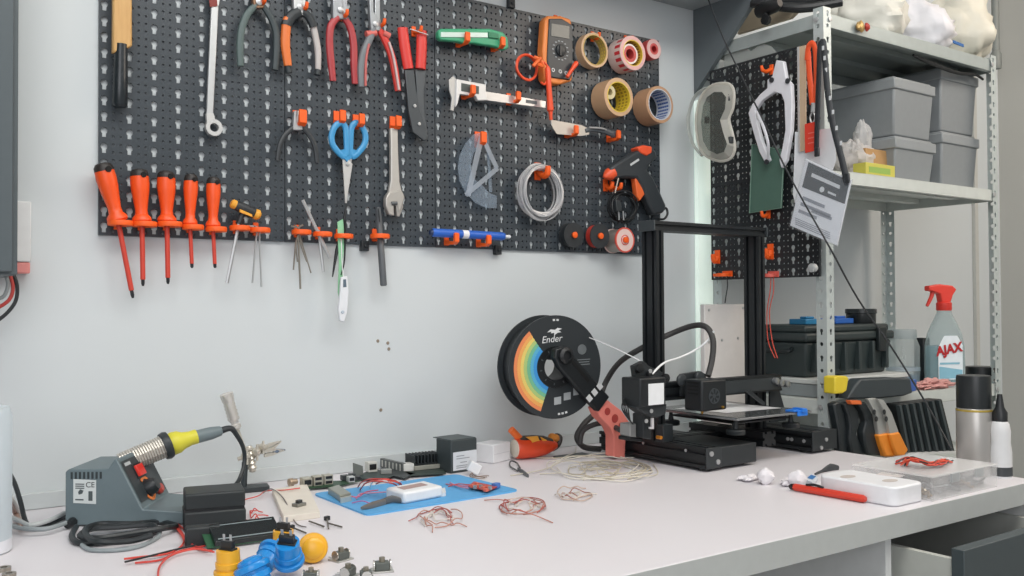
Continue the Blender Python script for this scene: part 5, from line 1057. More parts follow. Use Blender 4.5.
m.add([(.02, -.0009, .047), (.025, -.0009, .0485), (.027, -.0009, .053), (.022, -.0009, .055), (.019, -.0009, .051)], [(0, 1, 2, 3, 4)]); m.add([(.015, -.0009, .039), (.027, -.0009, .0385), (.027, -.0009, .0405), (.015, -.0009, .041)], [(0, 1, 2, 3)]); m.add([(.034, -.0009, .038), (.040, -.0009, .0378), (.040, -.0009, .052), (.034, -.0009, .052)], [(0, 1, 2, 3)])
m.build('label_print', mat('#4b5456', .5), lb)
R1 = X1.to_3x3(); text('CE', .011, X1 @ V((.0365, -.001, .061)), R1 @ V((1, 0, 0)), V((0, 0, 1)), 'lettering', mat('#33393b', .5), lb, .0001)
m = MB(X1)
for k in range(8): m.bb((.008+.006*k, -.0006, .070), (.011+.006*k, .006, .080))
m.build('vent_slots', mat('#2c3538', .6), t)
m = MB(X1); m.tube([(.012, -.002, .008), (.012, -.02, .007)], [.007, .005], 10, 1); m.build('cord_grip', BLACK, t)
m = MB(); zc = DZ+.0045
m.tube([T(76, 527, zc), T(72, 536, zc), T(80, 543, zc), T(110, 541, zc), T(140, 537, zc), T(156, 531, zc), T(150, 525, zc+.004), T(120, 527, zc+.004), T(92, 529, zc+.005), T(80, 536, zc+.006), T(100, 538, zc+.008), T(135, 533, zc+.008), T(165, 528, zc+.008), T(176, 526, zc), T(160, 522, zc), T(130, 524, zc+.006), T(100, 524, zc+.008), T(85, 530, zc+.01), T(95, 541, zc+.008), T(130, 541, zc+.004), T(152, 535, zc+.008)], .0042, 8, 6); m.build('power_cord', mat('#23292c', .45), t)
m = MB(); zc = DZ+.003; m.tube([T(82, 545, zc), T(92, 550, zc), T(118, 550, zc), T(140, 546, zc), T(157, 538, zc), T(160, 532, zc+.004)], .003, 8, 6); tag(m.build('grey_cable', mat('#8d9699', .45)), 'thin grey cord looping on the desk in front of the soldering station', 'cable', 'cables at the left end of the desk')
# iron in its spring holder
Yi = 1.515
A, B = PY(121, 464, Yi), PY(164, 446.5, Yi); d = (B-A).normalized(); L = (B-A).length; u = d.cross(V((0, 1, 0))).normalized(); w2 = d.cross(u)
t = thing('iron_holder', 'steel coil spring holder sticking out over the soldering station', 'holder', A)
m = MB(); n = 17; pts = []
for k in range(n*10+1):
    a = 2*math.pi*k/10; r = .0155+.0015*(k/(n*10)); pts.append(A+d*(L*k/(n*10))+u*(r*math.cos(a))+w2*(r*math.sin(a)))
m.tube(pts, .0021, 6, 1); m.build('coil_spring', mat('#c8c4bc', .3, .5), t)
m = MB(); m.tube([A+u*-.012+d*.004, A+d*.02-V((0, 0, .02)), X1 @ V((.07, .075, .098))], .003, 8, 3); m.build('holder_bracket', DSTEEL, t)
m = MB(); m.lathe(B, d, [(.0145, -.003), (.021, -.002), (.0225, .004), (.021, .009), (.0145, .011)], 24, True); m.build('collar', mat('#2c3336', .45), t)
t = thing('soldering_iron', 'soldering iron with yellow grip and grey handle resting in the spring holder', 'soldering iron', PY(200, 440, Yi))
E2 = PY(194, 437.5, Yi); d2 = (E2-B).normalized(); L2 = (E2-B).length; b0 = B+d*.004
m = MB(); m.lathe(b0, d2, [(.008, -.01), (.014, .0), (.0185, .009), (.0178, .019), (.0138, L2*.55), (.0115, L2*.8), (.0118, L2)], 24); m.build('grip', mat('#d6cf3e', .45), t)
E3 = PY(222, 430.5, Yi); d3 = (E3-E2).normalized(); L3 = (E3-E2).length
m = MB(); m.lathe(E2, d3, [(.0112, -.002), (.0108, .002), (.0105, L3*.6), (.008, L3*.95), (.005, L3)], 20); m.build('handle', mat('#6c7a7e', .45), t)
m = MB(); m.cyl(B-d*.06, b0, .0035, 10); m.build('tip', STEEL, t)
m = MB(); m.tube([E3-d3*.004, E3+d3*.014, PY(236, 434, Yi), PY(243, 447, Yi), PY(244.5, 462, Yi), PY(240, 478, Yi-.01), PY(233, 488, Yi-.02), T(222, 499, DZ+.004), T(200, 505, DZ+.004), T(186, 507, DZ+.004)], [.006, .0048, .004, .0035, .0035, .0035, .0035, .0035, .0035, .0035], 8, 6); m.build('cord', mat('#22282b', .45), t)
# helping hand
hb = T(254, 491); t = thing('helping_hand', 'silver helping hand stand with clips behind the black power boxes', 'clamp stand', hb)
m = MB(); m.box(hb+V((0, 0, .005)), (.05, .028, .01), RZ(-12)); m.build('base_plate', mat('#2e3538', .45), t, .002)
Yh = hb.y
GB = mat('#cbc6ba', .3, .5, .15, 150)
m = MB(); m.cyl(PY(243.5, 490, Yh), PY(245, 462, Yh), .0055, 12); m.build('upright', mat('#3a4246', .4, .3), t)
m = MB(); a, b = PY(253, 472, Yh), PY(249, 446, Yh); d = (b-a).normalized(); L = (b-a).length
m.lathe(a, d, [(.004, 0), (.006, .002)]+[(.0085 if k % 2 else .006, .004+L*.8*k/9) for k in range(10)]+[(.007, L*.9), (.004, L)], 14); m.build('clamp_stack', GB, t)
m = MB(); m.cyl(PY(238, 459, Yh), PY(268, 450, Yh), .0035, 10); m.build('cross_bar', GB, t)
for c_, s_ in (((246, 456), 1), ((256, 452), 1), ((262, 447), .8)):
    m = MB(); c = PY(*c_, Yh-.006); m.lathe(c, (.2, -1, .1), [(.007*s_, -.006), (.0085*s_, 0), (.007*s_, .006), (.003, .010)], 12); m.box(c+V((0, -.006, .007*s_)), (.003, .004, .014*s_)); m.box(c+V((0, -.006, -.007*s_)), (.003, .004, .014*s_)); m.build('wing_nut', GB, t)
def clip(t, a, b, tip):
    m = MB(); d = (b-a).normalized(); L = (b-a).length; n = d.cross(V((0, 1, 0))).normalized()
    for s in (-1, 1): m.poly([a+n*.001*s-V((0, .004, 0)), a+n*.007*s-V((0, .004, 0)), a+d*L*.4+n*.006*s-V((0, .004, 0)), b+n*.0008*s-V((0, .003, 0)), b-V((0, .003, 0)), a+d*L*.4+n*.001*s-V((0, .004, 0))], (0, .007, 0))
    m.build('spring_clip', GB, t)
    if tip: m = MB(); m.lathe(b-d*.02, d, [(.004, 0), (.0045, .006), (.0015, .022)], 10); m.build('clip_sleeve', mat('#5f6d80', .45), t)
clip(t, PY(266, 449, Yh), PY(281, 441, Yh), False); clip(t, PY(264, 453, Yh-.01), PY(284, 450, Yh-.01), True)
m = MB(); m.tube([PY(247, 455, Yh), PY(241, 440, Yh), PY(237, 428, Yh)], .0035, 8, 3); a, b = PY(237, 430, Yh), PY(226, 393, Yh); d = (b-a).normalized(); L = (b-a).length; m.build('tilt_arm', GB, t)
m = MB(); m.lathe(a, d, [(.005, 0), (.009, .004), (.009, .01), (.0065, .012), (.0075, .016)]+[(.0105 if k % 2 else .0095, .018+(L-.03)*k/12) for k in range(12)]+[(.0115, L-.008), (.0115, L-.001), (.007, L)], 16, sx=.9); m.build('ribbed_sleeve', mat('#d8d5cf', .25, .5), t)
# black power boxes
BXM = mat('#23292b', .5, 0, .08, 200)
o = T(183.5, 533); X2 = XF(o, -14)
t = thing('power_box', 'black two-part plastic box with a horizontal seam in front of the helping hand', 'box', o, 'black power boxes')
m = MB(X2); m.bb((0, 0, .0), (.086, .066, .028)); m.build('lower_half', BXM, t, .003)
m = MB(X2); m.bb((.001, .001, .030), (.085, .065, .054)); m.build('upper_half', BXM, t, .003)
m = MB(X2); m.bb((.002, .002, .027), (.084, .064, .031)); m.build('seam', BLACK, t)
o2 = T(185, 548); m = MB(XF(o2, -14)); m.bb((0, 0, 0), (.046, .02, .026)); tag(m.build('power_box', BXM, None, .003), 'small black box lying in front of the seamed black box', 'box', 'black power boxes')
# display board
o = T(207, 551); X3 = XF(o, -4) @ Matrix.Rotation(math.radians(22), 4, 'X')
t = thing('display_board', 'green circuit board with dark display leaning before the black boxes', 'circuit board', o)
m = MB(X3); m.bb((0, 0, .003), (.098, .04, .0048)); m.build('board', mat('#2c5a3e', .5), t)
m = MB(X3); m.bb((.009, -.001, .005), (.0985, .041, .013)); m.build('display', mat('#1d2426', .25), t, .001)
m = MB(X3); m.bb((.014, .003, .0131), (.094, .005, .0136)); m.bb((.014, .034, .0131), (.094, .0355, .0136)); m.build('bezel_line', mat('#8b979a', .4), t)
# arcade buttons
YB = mat('#e9ad2b', .3); BB = mat('#2187d0', .25)
def arcade(lb, c, ax, mt, s=1., sw=True):
    ax = V(ax).normalized(); c = V(c); t = thing('push_button', lb, 'push button', c, 'arcade push buttons')
    m = MB(); m.lathe(c, ax, [(.0135*s, -.026*s), (.0138*s, -.003*s), (.0172*s, -.002*s), (.0178*s, .001*s), (.0168*s, .0035*s), (.0135*s, .0045*s)], 28); m.build('body', mt, t)
    m = MB(); m.lathe(c, ax, [(.0125*s, .003*s), (.0125*s, .007*s), (.0105*s, .009*s), (.005*s, .0102*s), (0, .0105*s)], 28); m.build('plunger', mt, t)
    m = MB(); m.lathe(c, ax, [(.0138*s, -.012*s), (.0155*s, -.0115*s), (.0155*s, -.006*s), (.0138*s, -.0055*s)], 12); m.build('nut', mt, t)
    if sw:
        u = ax.cross(V((.3, .2, 1))).normalized(); w = ax.cross(u); R = Matrix((u, w, ax)).transposed()
        m = MB(); m.box(c-ax*.031*s, (.017*s, .007*s, .011*s), R); m.box(c-ax*.0265*s, (.0205*s, .010*s, .003*s), R); k = m.build('switch', mat('#1b1f21', .45), t, .0006)
        m = MB()
        for dx in (-.005, .005): m.box(c-ax*.040*s+u*dx*s, (.003*s, .0008*s, .008*s), R)
        m.build_each('terminal', STEEL, t)
    return t
def onD(x, y, h): p = T(x, y); p.z = DZ+h; return p
arcade('yellow push button standing face down, leftmost of the buttons', onD(229, 581, .0108), (.05, 0, -1), YB, 1.0)
arcade('yellow push button standing face down behind the blue ones', onD(283, 558, .0108), (0, .05, -1), YB, .95)
arcade('yellow push button tipped on edge showing its round face', onD(313, 563, .019), (-.35, -.9, .22), YB, 1.05)
arcade('large glossy blue push button at the bottom edge, left of the blue three', onD(252, 584, .019), (-.25, .3, .9), BB, 1.2)
arcade('blue push button half hidden behind the other blue ones', onD(272, 567, .019), (.6, .5, .4), BB, 1.0, False)
arcade('blue push button next to the round yellow face', onD(289, 576, .019), (.2, .35, -.75), BB, 1.05)
# small metal switches
def pot(lb, x, y, s, rz):
    p = onD(x, y, 0); t = thing('small_switch', lb, 'electronic part', p, 'small metal switches'); X = XF(p, rz)
    m = MB(X); m.bb((-.011*s, -.009*s, 0), (.011*s, .009*s, .0018*s)); m.build('mounting_plate', mat('#b8b8b4', .3, .7), t, .0004)
    m = MB(X); m.bb((-.007*s, -.006*s, .0018*s), (.007*s, .006*s, .0095*s)); m.build('housing', mat('#5d625e', .4, .3), t, .0008)
    for sx in (-1, 1): m = MB(X); m.lathe((sx*.0082*s, 0, .006*s), (1, 0, 0), [(.0055*s, -.0006*s), (.0055*s, .0006*s)], 14); m.build('side_disc', mat('#c3c3be', .25, .8), t)
    m = MB(X); m.cyl((0, 0, .009*s), (0, 0, .014*s), .003*s, 10); m.build('shaft', mat('#8f8a7c', .35, .6), t)
    m = MB(X)
    for k in range(3): m.box((-.005*s+.005*s*k, .0105*s, .002*s), (.0015*s, .008*s, .0007*s))
    m.build_each('lead', STEEL, t)
pot('small metal switch nearest the yellow round button', 341, 560, 1.15, 15); pot('small metal switch standing alone, rightmost at the bottom', 382, 571, 1.2, -20); pot('small metal switch at the bottom edge below the round yellow button', 348, 577, 1.15, 40); pot('small metal switch at the bottom edge beside the blue buttons', 311, 580, 1.05, -35); pot('small metal switch at the bottom edge between its two neighbours', 366, 580, 1.1, 70)
# pin parts
for (x0, y0), (x1, y1), lb in (((291.5, 529.5), (306, 534.5), 'left pin with black block lying on the desk'), ((327, 520.5), (328.5, 530), 'short pin with black block pointing to the wall'), ((309, 523.5), (324, 528), 'bare pin lying left of the crossed pins'), ((328, 525.5), (342, 528.5), 'right pin lying under the black block')):
    a, b = onD(x0, y0, .0035), onD(x1, y1, .0022); m = MB(); m.cyl(a, b, .0012, 6); o = tag(m.build('pin', mat('#6b655c', .35, .6)), lb, 'electronic part', 'loose pins on the desk')
    if 'black' in lb and 'under' not in lb: m = MB(); m.box(a, (.008, .006, .006), RZ(20)); m.build('block', BLACK, o, .0005)
# breadboard
t = thing('breadboard', 'cream block with a small silver chip standing left of the blue mat', 'circuit board', onD(296, 508, 0))
m = MB(); m.pz([(272, 495), (307, 489.5), (320, 518), (283.5, 523)], DZ, .010); m.build('block', mat('#ddd6ca', .55), t, .001)
m = MB(); q = PZ(299, 506, DZ+.0101); m.box(q+V((0, 0, .0025)), (.018, .014, .005), RZ(20)); m.build('chip', mat('#8b8b85', .3, .6), t, .0008)
m = MB(); m.box(q+V((0, 0, .007)), (.008, .007, .005), RZ(20)); m.build('chip_top', mat('#3a3d3d', .4), t)
m = MB(); z = DZ+.012
m.tube([PZ(263, 493, z), PZ(272, 489, z), PZ(284, 499, z), PZ(295, 522, DZ+.002), PZ(306, 527, DZ+.002)], .0009, 6, 6); tag(m.build('grey_wire', mat('#6b6262', .45)), 'thin grey wire curving over the cream block', 'wire', 'loose wires')
m = MB(); m.tube([PZ(243, 500, DZ+.002), PZ(258, 496, DZ+.006), PZ(266, 491, DZ+.004), PZ(285, 490, DZ+.013), PZ(300, 488, DZ+.013)], .001, 6, 6); tag(m.build('red_wire', mat('#d2564c', .45)), 'thin red wire running from the black boxes to the cream block', 'wire', 'loose wires')
def wires(seed, n, cx, cy, rx, ry, r, mt, zr=.008, lo=.0013):
    rnd = random.Random(seed); m = MB()
    for k in range(n):
        sc = rnd.uniform(.35, .95); a = rnd.uniform(0, 6.28); da = rnd.choice((-1, 1))*rnd.uniform(.35, .75); ox = rnd.uniform(-.3, .3)*rx; oy = rnd.uniform(-.25, .25)*ry; dr = rnd.uniform(-.12, .1); pts = []
        for j in range(7):
            q = sc+dr*j*rnd.uniform(.5, 1); e = 1/max(1, math.hypot((ox+q*rx*math.cos(a))/rx, (oy+q*ry*math.sin(a))/ry))
            p = T(cx+(ox+q*rx*math.cos(a))*e+rnd.uniform(-.05, .05)*rx, cy+(oy+q*ry*math.sin(a))*e+rnd.uniform(-.08, .08)*ry); p.z = DZ+r+rnd.uniform(0, zr)*(1 if 0 < j < 6 else .2); pts.append(p); a += da
        if rnd.random() < .6:
            c0_ = T(cx, cy)
            for f, q in ((1.0, -2), (1.25, -1)): z_ = pts[q].z; pts[q] = c0_+(pts[-3]-c0_)*f+(pts[-3]-pts[-4])*(.6*(3+q)); pts[q].z = DZ+r+(.003 if q == -2 else .0005)
        m.tube(pts, r, 5, 5)
    return m
def bundle(lb, seed, cx, cy, rx, ry, n, cols, name='wire_bundle', grp='loose wire bundles', r=.0009):
    t = thing(name, lb, 'wires', onD(cx, cy, 0), grp)
    for k, c in enumerate(cols): wires(seed+k*17, n, cx, cy, rx, ry, r, None).build('strands', mat(c, .5), t)
    return t
# long red and black leads at left
for k, (pts, c) in enumerate((([(176, 523), (188, 533), (197, 548), (212, 551)], '#c9443c'), ([(174, 525), (184, 541), (170, 553), (140, 557), (124, 559)], '#cf4a3f'), ([(214, 552), (195, 549), (172, 555), (160, 566), (158, 578)], '#d24e44'), ([(205, 546), (180, 551), (160, 560), (135, 563)], '#c9443c'), ([(178, 527), (190, 543), (206, 550)], '#b53d38'), ([(125, 562), (150, 556), (178, 549), (196, 545)], '#2b2f31'))):
    m = MB(); m.tube([T(x, y, DZ+.0025+.0015*(k % 3)) for x, y in pts], .0014, 6, 6)
    tag(m.build('lead', mat(c, .45)), ['red lead bending down from the black box', 'red lead running out left towards the front desk edge', 'red lead curling down to the bottom edge of the picture', 'red lead lying flat left of the display board', 'dark red lead on the left side of the black box', 'black lead lying among the red leads'][k], 'wire', 'loose wires')
bundle('small tangle of red wires right of the seamed black box', 5, 255, 518, 13, 8, 3, ['#cf4a42'], r=.0009)
# blue mat and what lies on it
t = MB(); q = [(312.8, 495), (367.5, 516.5), (519.5, 491.5), (456, 475.5)]
def rounded(q, k=.12):
    out = []
    for i in range(4):
        p, c, n = V((*q[i-1], 0)), V((*q[i], 0)), V((*q[(i+1) % 4], 0)); a = c+(p-c)*k*.5; b = c+(n-c)*k*.5
        for s in (0, .33, .66, 1): e = (a*(1-s)+c*s); f = (c*(1-s)+b*s); g = e*(1-s)+f*s; out.append((g.x, g.y))
    return out
t.pz(rounded(q), DZ, .003); tag(t.build('silicone_mat', mat('#5aa5da', .6, 0, .06, 60)), 'light blue soldering mat lying on the white desk', 'mat')
zm = DZ+.0031
t = thing('white_case', 'small white rounded plastic case with a slot, lying on the blue mat', 'case', PZ(413, 497, zm))
m = MB(); m.pz([(385.5, 499), (404, 504.5), (443, 497), (424, 491.5)], zm, .019); m.build('shell', mat('#e4e6e8', .45), t, .004)
m = MB(); m.pz([(397, 487.5), (404, 489.7), (428, 485), (421, 483)], zm+.0192, .0003); m.build('slot', mat('#a88d88', .5), t)
m = MB(); m.pz([(440, 497), (446, 496), (445, 491), (440, 492)], zm, .006); m.build('tab', mat('#d6dadd', .45), t)
t = thing('metal_jack', 'grey metal connector block at the left end of the blue mat', 'electronic part', PZ(340, 499, zm))
m = MB(); m.pz([(328, 494), (340, 502), (351, 499.5), (339, 491)], zm, .011); m.build('shell', mat('#96998f', .35, .4), t, .001)
m = MB(); m.pz([(340, 502.3), (351, 499.8), (351.5, 501), (341, 503.5)], zm, .008); m.build('mouth', mat('#c2c4bd', .3, .5), t)
t = thing('nippers', 'grey flat metal nippers lying on the front of the blue mat', 'pliers', PZ(378, 505, zm))
m = MB(); z = zm+.004; m.tube([PZ(361, 508, z), PZ(372, 505.5, z), PZ(386, 501.5, z)], [.002, .006, .006], 8, 3, flat=.6); m.build('jaw', mat('#857e78', .35, .5), t)
m = MB(); m.tube([PZ(384, 502, z), PZ(392, 499, z+.003), PZ(402, 501, z)], [.006, .006, .004], 8, 3, flat=.6); m.build('handle', mat('#5b5c5c', .45), t)
def twires(lb, cols, sets, zb=zm, r=.001):
    t = thing('wire_bundle', lb, 'wires', PZ(*sets[0][0][:2], zb), 'loose wire bundles')
    for k, s in enumerate(sets):
        m = MB(); m.tube([PZ(x, y, zb+r+h) for x, y, h in s], r, 6, 6); m.build('strand', mat(cols[k % len(cols)], .45), t)
twires('arching red and white jumper wires between circuit boards and mat', ['#cf4238', '#d9584e', '#e8e2df', '#b9362f', '#d9584e'], [[(358, 487, 0), (362, 482, .02), (372, 479, .034), (388, 480, .034), (400, 483, .015), (402, 488, 0)], [(360, 490, 0), (366, 483, .02), (378, 481, .03), (394, 484, .02), (399, 488, 0)], [(370, 487, 0), (374, 481, .02), (386, 481, .03), (398, 486, .005)], [(364, 484, .012), (374, 480, .028), (386, 479, .032), (396, 481, .02)], [(376, 484, .01), (384, 481, .028), (396, 482, .025), (401, 486, .004)]], r=.0012)
twires('pink and purple wires lying left of the white case on the mat', ['#d58aa0', '#b56fa0', '#d2607a'], [[(356, 499, 0), (360, 494, .006), (370, 493, .004), (386, 492, .004)], [(352, 503, 0), (362, 501, .004), (370, 503, .002), (378, 502, 0)], [(350, 496, .006), (358, 497, .004), (366, 492, .006), (378, 490, .004)]])
t = thing('red_module', 'small red circuit module with blue end on the right part of the blue mat', 'circuit board', PZ(482, 487, zm))
m = MB(); m.pz([(468, 487), (488, 491.5), (497, 487.5), (474, 482.5)], zm+.004, .002); m.build('board', mat('#b8483f', .5), t)
m = MB()
for x, y in ((472, 486), (478, 486), (483, 488), (488, 487.5), (486, 490), (477, 484)): m.box(PZ(x, y, zm+.008), (.007, .006, .005), RZ(20))
m.build_each('component', mat('#cf6a58', .45), t, .0005)
m = MB()
for x, y in ((475, 487), (481, 486.5), (490, 488)): m.box(PZ(x, y, zm+.0085), (.004, .005, .006), RZ(20))
m.build_each('metal_part', mat('#aeb0b0', .35, .5), t)
m = MB()
for x, y in ((474, 489.5), (483, 491), (491, 490.5)): m.cyl(PZ(x, y, zm), PZ(x, y, zm)+V((0, 0, .005)), .0012, 6)
m.build_each('pin_leg', STEEL, t)
m = MB(); m.box(PZ(496, 485.5, zm+.006), (.014, .01, .009), RZ(20)); m.build('blue_terminal', mat('#4c74b8', .4), t, .001)
twires('thin red and pink wires from the red module towards the white case', ['#d2606a', '#c2504a', '#d58aa0'], [[(446, 484, 0), (454, 485, .003), (462, 486, .004), (470, 486, .006)], [(448, 486.5, 0), (458, 484, .004), (466, 484.5, .006), (473, 485, .006)], [(450, 482.5, 0), (460, 487, .003), (468, 488, .006)]])
t = thing('white_connector', 'white plug with short wires behind the blue mat before the labelled box', 'plug', onD(472, 475, 0))
m = MB(); m.box(onD(474, 475, .014), (.024, .018, .02), RZ(-20) @ Matrix.Rotation(.5, 3, 'Y')); m.build('plug_body', mat('#e3e4e6', .45), t, .002)
m = MB()
for k in range(3): m.tube([onD(472, 476, .006), onD(470+3*k, 479.5, .006), onD(478+4*k, 480-k*1.4, .003), onD(485+2*k, 479-k, .002)], .0009, 5, 4)
m.build('wires', mat('#8b7a70', .5), t)
# circuit boards along the wall
def board(lb, q, col=PCB):
    c = PZ(sum(a for a, b in q)/4, sum(b for a, b in q)/4, DZ); t = thing('circuit_board', lb, 'circuit board', c, 'circuit boards along the wall')
    m = MB(); m.pz(q, DZ+.004, .0018); m.build('board', col, t)
    m = MB()
    for x, y in q: x = x*.9+sum(a for a, b in q)/40; y = y*.9+sum(b for a, b in q)/40; p = onD(x, y, 0); m.cyl(p, p+V((0, 0, .0045)), .002, 8)
    m.build_each('standoff', STEEL, t); return t
def jack(t, name, x, y, w, d_, h, mt, holes=1, rz=-3, z0=.0058):
    p = onD(x, y, z0); X = XF(p, rz); m = MB(X); m.bb((-w/2, 0, 0), (w/2, d_, h)); j = m.build(name, mt, t, .0005)
    m = MB(X)
    for k in range(holes): hh = h/holes; m.bb((-w*.38, -.0004, hh*k+hh*.22), (w*.38, .002, hh*k+hh*.8))
    m.build('opening', BLACK, j)
CRM = mat('#b5b1a2', .35, .4)
t = board('circuit board with three silver sockets left of the blue mat corner', [(299, 489.5), (337, 486.5), (362, 481), (322, 482)])
jack(t, 'ethernet_jack', 308, 490, .0165, .02, .0145, CRM, 1); jack(t, 'usb_port', 318.5, 489.2, .0155, .018, .0165, CRM, 2); jack(t, 'usb_port', 329, 487.8, .0155, .018, .0165, CRM, 2)
m = MB(); a = onD(288, 487.5, .008); m.lathe(a, (1, .1, .05), [(.003, 0), (.0075, .002), (.0075, .009), (.005, .010), (.005, .017), (.0035, .018)], 14); m.build('round_connector', mat('#b3a08c', .3, .6), t)
m = MB(); m.box(onD(345, 483.5, .011), (.014, .012, .009)); m.box(onD(352, 481, .010), (.01, .012, .008)); m.build('chip', mat('#3a3f41', .4), t, .0005)
jack(t, 'barrel_jack', 352, 485.5, .012, .012, .010, mat('#c7c9c7', .35, .4)); jack(t, 'small_jack', 359, 484, .008, .012, .008, mat('#3a3e40', .4), 1)
t = board('circuit board with an upright grey module and ethernet socket behind the mat', [(352, 479), (384, 480.5), (402, 473), (372, 470)], mat('#2c3a38', .5))
m = MB(); m.py([(354, 463), (363, 466), (363.5, 476), (354.5, 478)], PZ(359, 478, DZ).y, .006); m.build('upright_module', mat('#6b706d', .45), t, .0005)
jack(t, 'ethernet_jack', 373, 475, .0185, .018, .0185, mat('#cdcdc6', .4, .2), 1)
m = MB(); m.box(onD(386, 476.5, .010), (.02, .014, .008), RZ(-20)); m.build('chip', mat('#9a9c97', .35, .4), t, .0005)
t = board('long slanted circuit board with a ribbed grey slot, left of the heat sink', [(377, 473), (405, 479), (416, 473.5), (388, 468)], mat('#373d3e', .5))
m = MB(); a, b = onD(379, 468, .012), onD(404, 474, .012); d = (b-a); m.box((a+b)/2, (d.length, .008, .018), Matrix.Rotation(math.atan2(d.y, d.x), 3, 'Z')); m.build('slot', mat('#5d6160', .45), t, .0008)
m = MB(); rz_ = Matrix.Rotation(math.atan2(d.y, d.x), 3, 'Z')
for k in range(7): m.box(a+d*((k+.5)/7)+rz_ @ V((0, -.0042, 0)), (.003, .002, .012), rz_)
m.build('slot_rib', mat('#b9bab4', .4), t)
m = MB(); m.box(onD(408, 473, .012), (.02, .022, .014), RZ(-20)); m.build('white_block', mat('#d5d5d0', .45), t, .001)
t = board('circuit board carrying the large black finned heat sink, next to the labelled box', [(405, 476.5), (446, 474), (440, 466), (402, 468)], mat('#34403c', .5))
p = onD(424, 470.5, .0065); X = XF(p, -4); m = MB(X); m.bb((-.03, -.02, .006), (.03, .022, .011)); hs_ = m.build('heat_sink', mat('#1c2022', .45), t)
for k in range(9): m = MB(X); m.bb((-.03+.0071*k, -.02, .011), (-.0278+.0071*k, .022, .027)); m.build('fin', mat('#23282a', .45), hs_)
m = MB(X); m.bb((-.032, -.026, 0), (.04, -.021, .008)); m.build('connector_strip', mat('#9b9a90', .4, .2), t, .0006)
# labelled dark box and white box
def obox(lb, fl, fr, dep, top, name, mt):
    a, b = T(*fl), T(*fr); d = b-a; w = d.length; rz = math.degrees(math.atan2(d.y, d.x)); sc = (a-CAM).dot(fw)/F; h = (fl[1]-top)*sc*.995
    X = XF(a, rz); t = thing(name, lb, 'box', a); m = MB(X); m.bb((0, 0, .0005), (w, dep, h)); m.build('box_body', mt, t, .0015); return t, X, w, h
t, X, w_, h_ = obox('dark grey carton with a white label beside the heat sink', (451, 474), (477, 470), .048, 441, 'labelled_box', mat('#353d3f', .5))
m = MB(X); m.bb((w_*.08, -.0006, h_*.08), (w_*.98, .0004, h_*.64)); l_ = m.build('paper_label', mat('#cfd3d8', .5), t)
m = MB(X)
for k, (x, z, ww) in enumerate(((.2, .5, .3), (.2, .42, .5), (.35, .3, .25), (.2, .2, .6), (.2, .14, .6))): m.bb((w_*x, -.0009, h_*z), (w_*(x+ww), -.0005, h_*(z+.025)))
m.build('label_print', mat('#8b9096', .5), l_)
m = MB(X); m.bb((.001, .002, h_), (w_-.001, .06, h_+.0015)); m.build('lid_edge', mat('#454e50', .5), t, .0005)
t, X, w_, h_ = obox('plain white carton between the labelled box and the orange toy', (493.5, 464), (510.5, 460), .05, 445, 'white_box', mat('#e3e3e5', .5))
m = MB(X); m.bb((.003, -.0004, h_*.48), (w_-.003, .0004, h_*.5)); m.build('fold_line', mat('#c3c3c7', .5), t)
# orange toy
Yt = T(530, 458).y
a, b = PY(515, 448.5, Yt), PY(553, 444.5, Yt); d = V((b.x-a.x, -.012, b.z-a.z)).normalized(); L = (b-a).length; r = .0225
a.z = max(a.z, DZ+r+.0005)
t = thing('toy', 'orange flame-patterned toy with round white end and dark back beside the white box', 'toy', V((a.x+L/2, Yt, DZ)))
m = MB(); m.lathe(a, d, [(r*.86, 0), (r*.95, .004), (r, L*.2), (r*1.0, L*.45), (r*.85, L*.7), (r*.5, L*.92), (r*.3, L)], 28); m.build('body', mat('#dd4a25', .35, 0, .15, 60), t)
m = MB(); m.lathe(a, -d, [(r*.84, -.001), (r*.82, .002), (r*.3, .003), (0, .003)], 24); m.build('end_disc', mat('#d9cfc0', .5), t)
m = MB(); m.lathe(a+V((0, .002, .0035)), d, [(r*.88, .008), (r*.95, L*.2), (r*.95, L*.45), (r*.82, L*.7), (r*.5, L*.9)], 20, a0=math.radians(205), a1=math.radians(335)); m.build('dark_back', mat('#38332f', .45), t)
m = MB()
for pts in ([(526, 437), (538, 436), (540, 442), (533, 447), (532, 441)], [(541, 437), (547, 440), (544, 444)]): m.py(pts, Yt-r*.99, .003)
m.build('flame_patch', mat('#eda63e', .4), t)
m = MB(); m.cyl(PY(521, 440, Yt), PY(511, 429.5, Yt), .0075, 14); m.build('spout', mat('#f0702c', .4), t)
m = MB(); m.blob(PY(553, 438.5, Yt), (.014, .012, .010), .2, 4, 8); m.build('tail_knob', mat('#d98a35', .45, 0, .2, 80), t)
m = MB(); m.tube([PY(549, 441, Yt+.003), PY(556, 436, Yt+.005), PY(560, 438, Yt), PY(558, 445, Yt), PY(552, 449, Yt)], .006, 8, 4); m.build('tail', mat('#3a322d', .45), t)
# little tweezers tool, flat strip
t = thing('small_clip', 'small dark metal clip with wire loop in front of the white box', 'clip', onD(520, 470, 0))
m = MB(); z = DZ+.003; m.tube([T(518, 471, z), T(510, 466, z), T(511, 461, z+.004), T(517, 463, z), T(520, 468, z)], .0016, 6, 5); m.build('loop', mat('#4b4e50', .4, .3), t)
m = MB(); m.tube([T(518, 469, z), T(523, 472.5, z), T(528, 476, z)], [.003, .0055, .004], 8, 3, flat=.5); m.build('jaw', mat('#5c5f61', .4, .4), t)
m = MB(); m.pz([(553, 457.5), (566, 459.5), (592, 456), (582, 453.5)], DZ, .003); tag(m.build('flat_strip', mat('#4f5557', .45), None, .0005), 'flat dark strip lying behind the cream wires', 'strip')
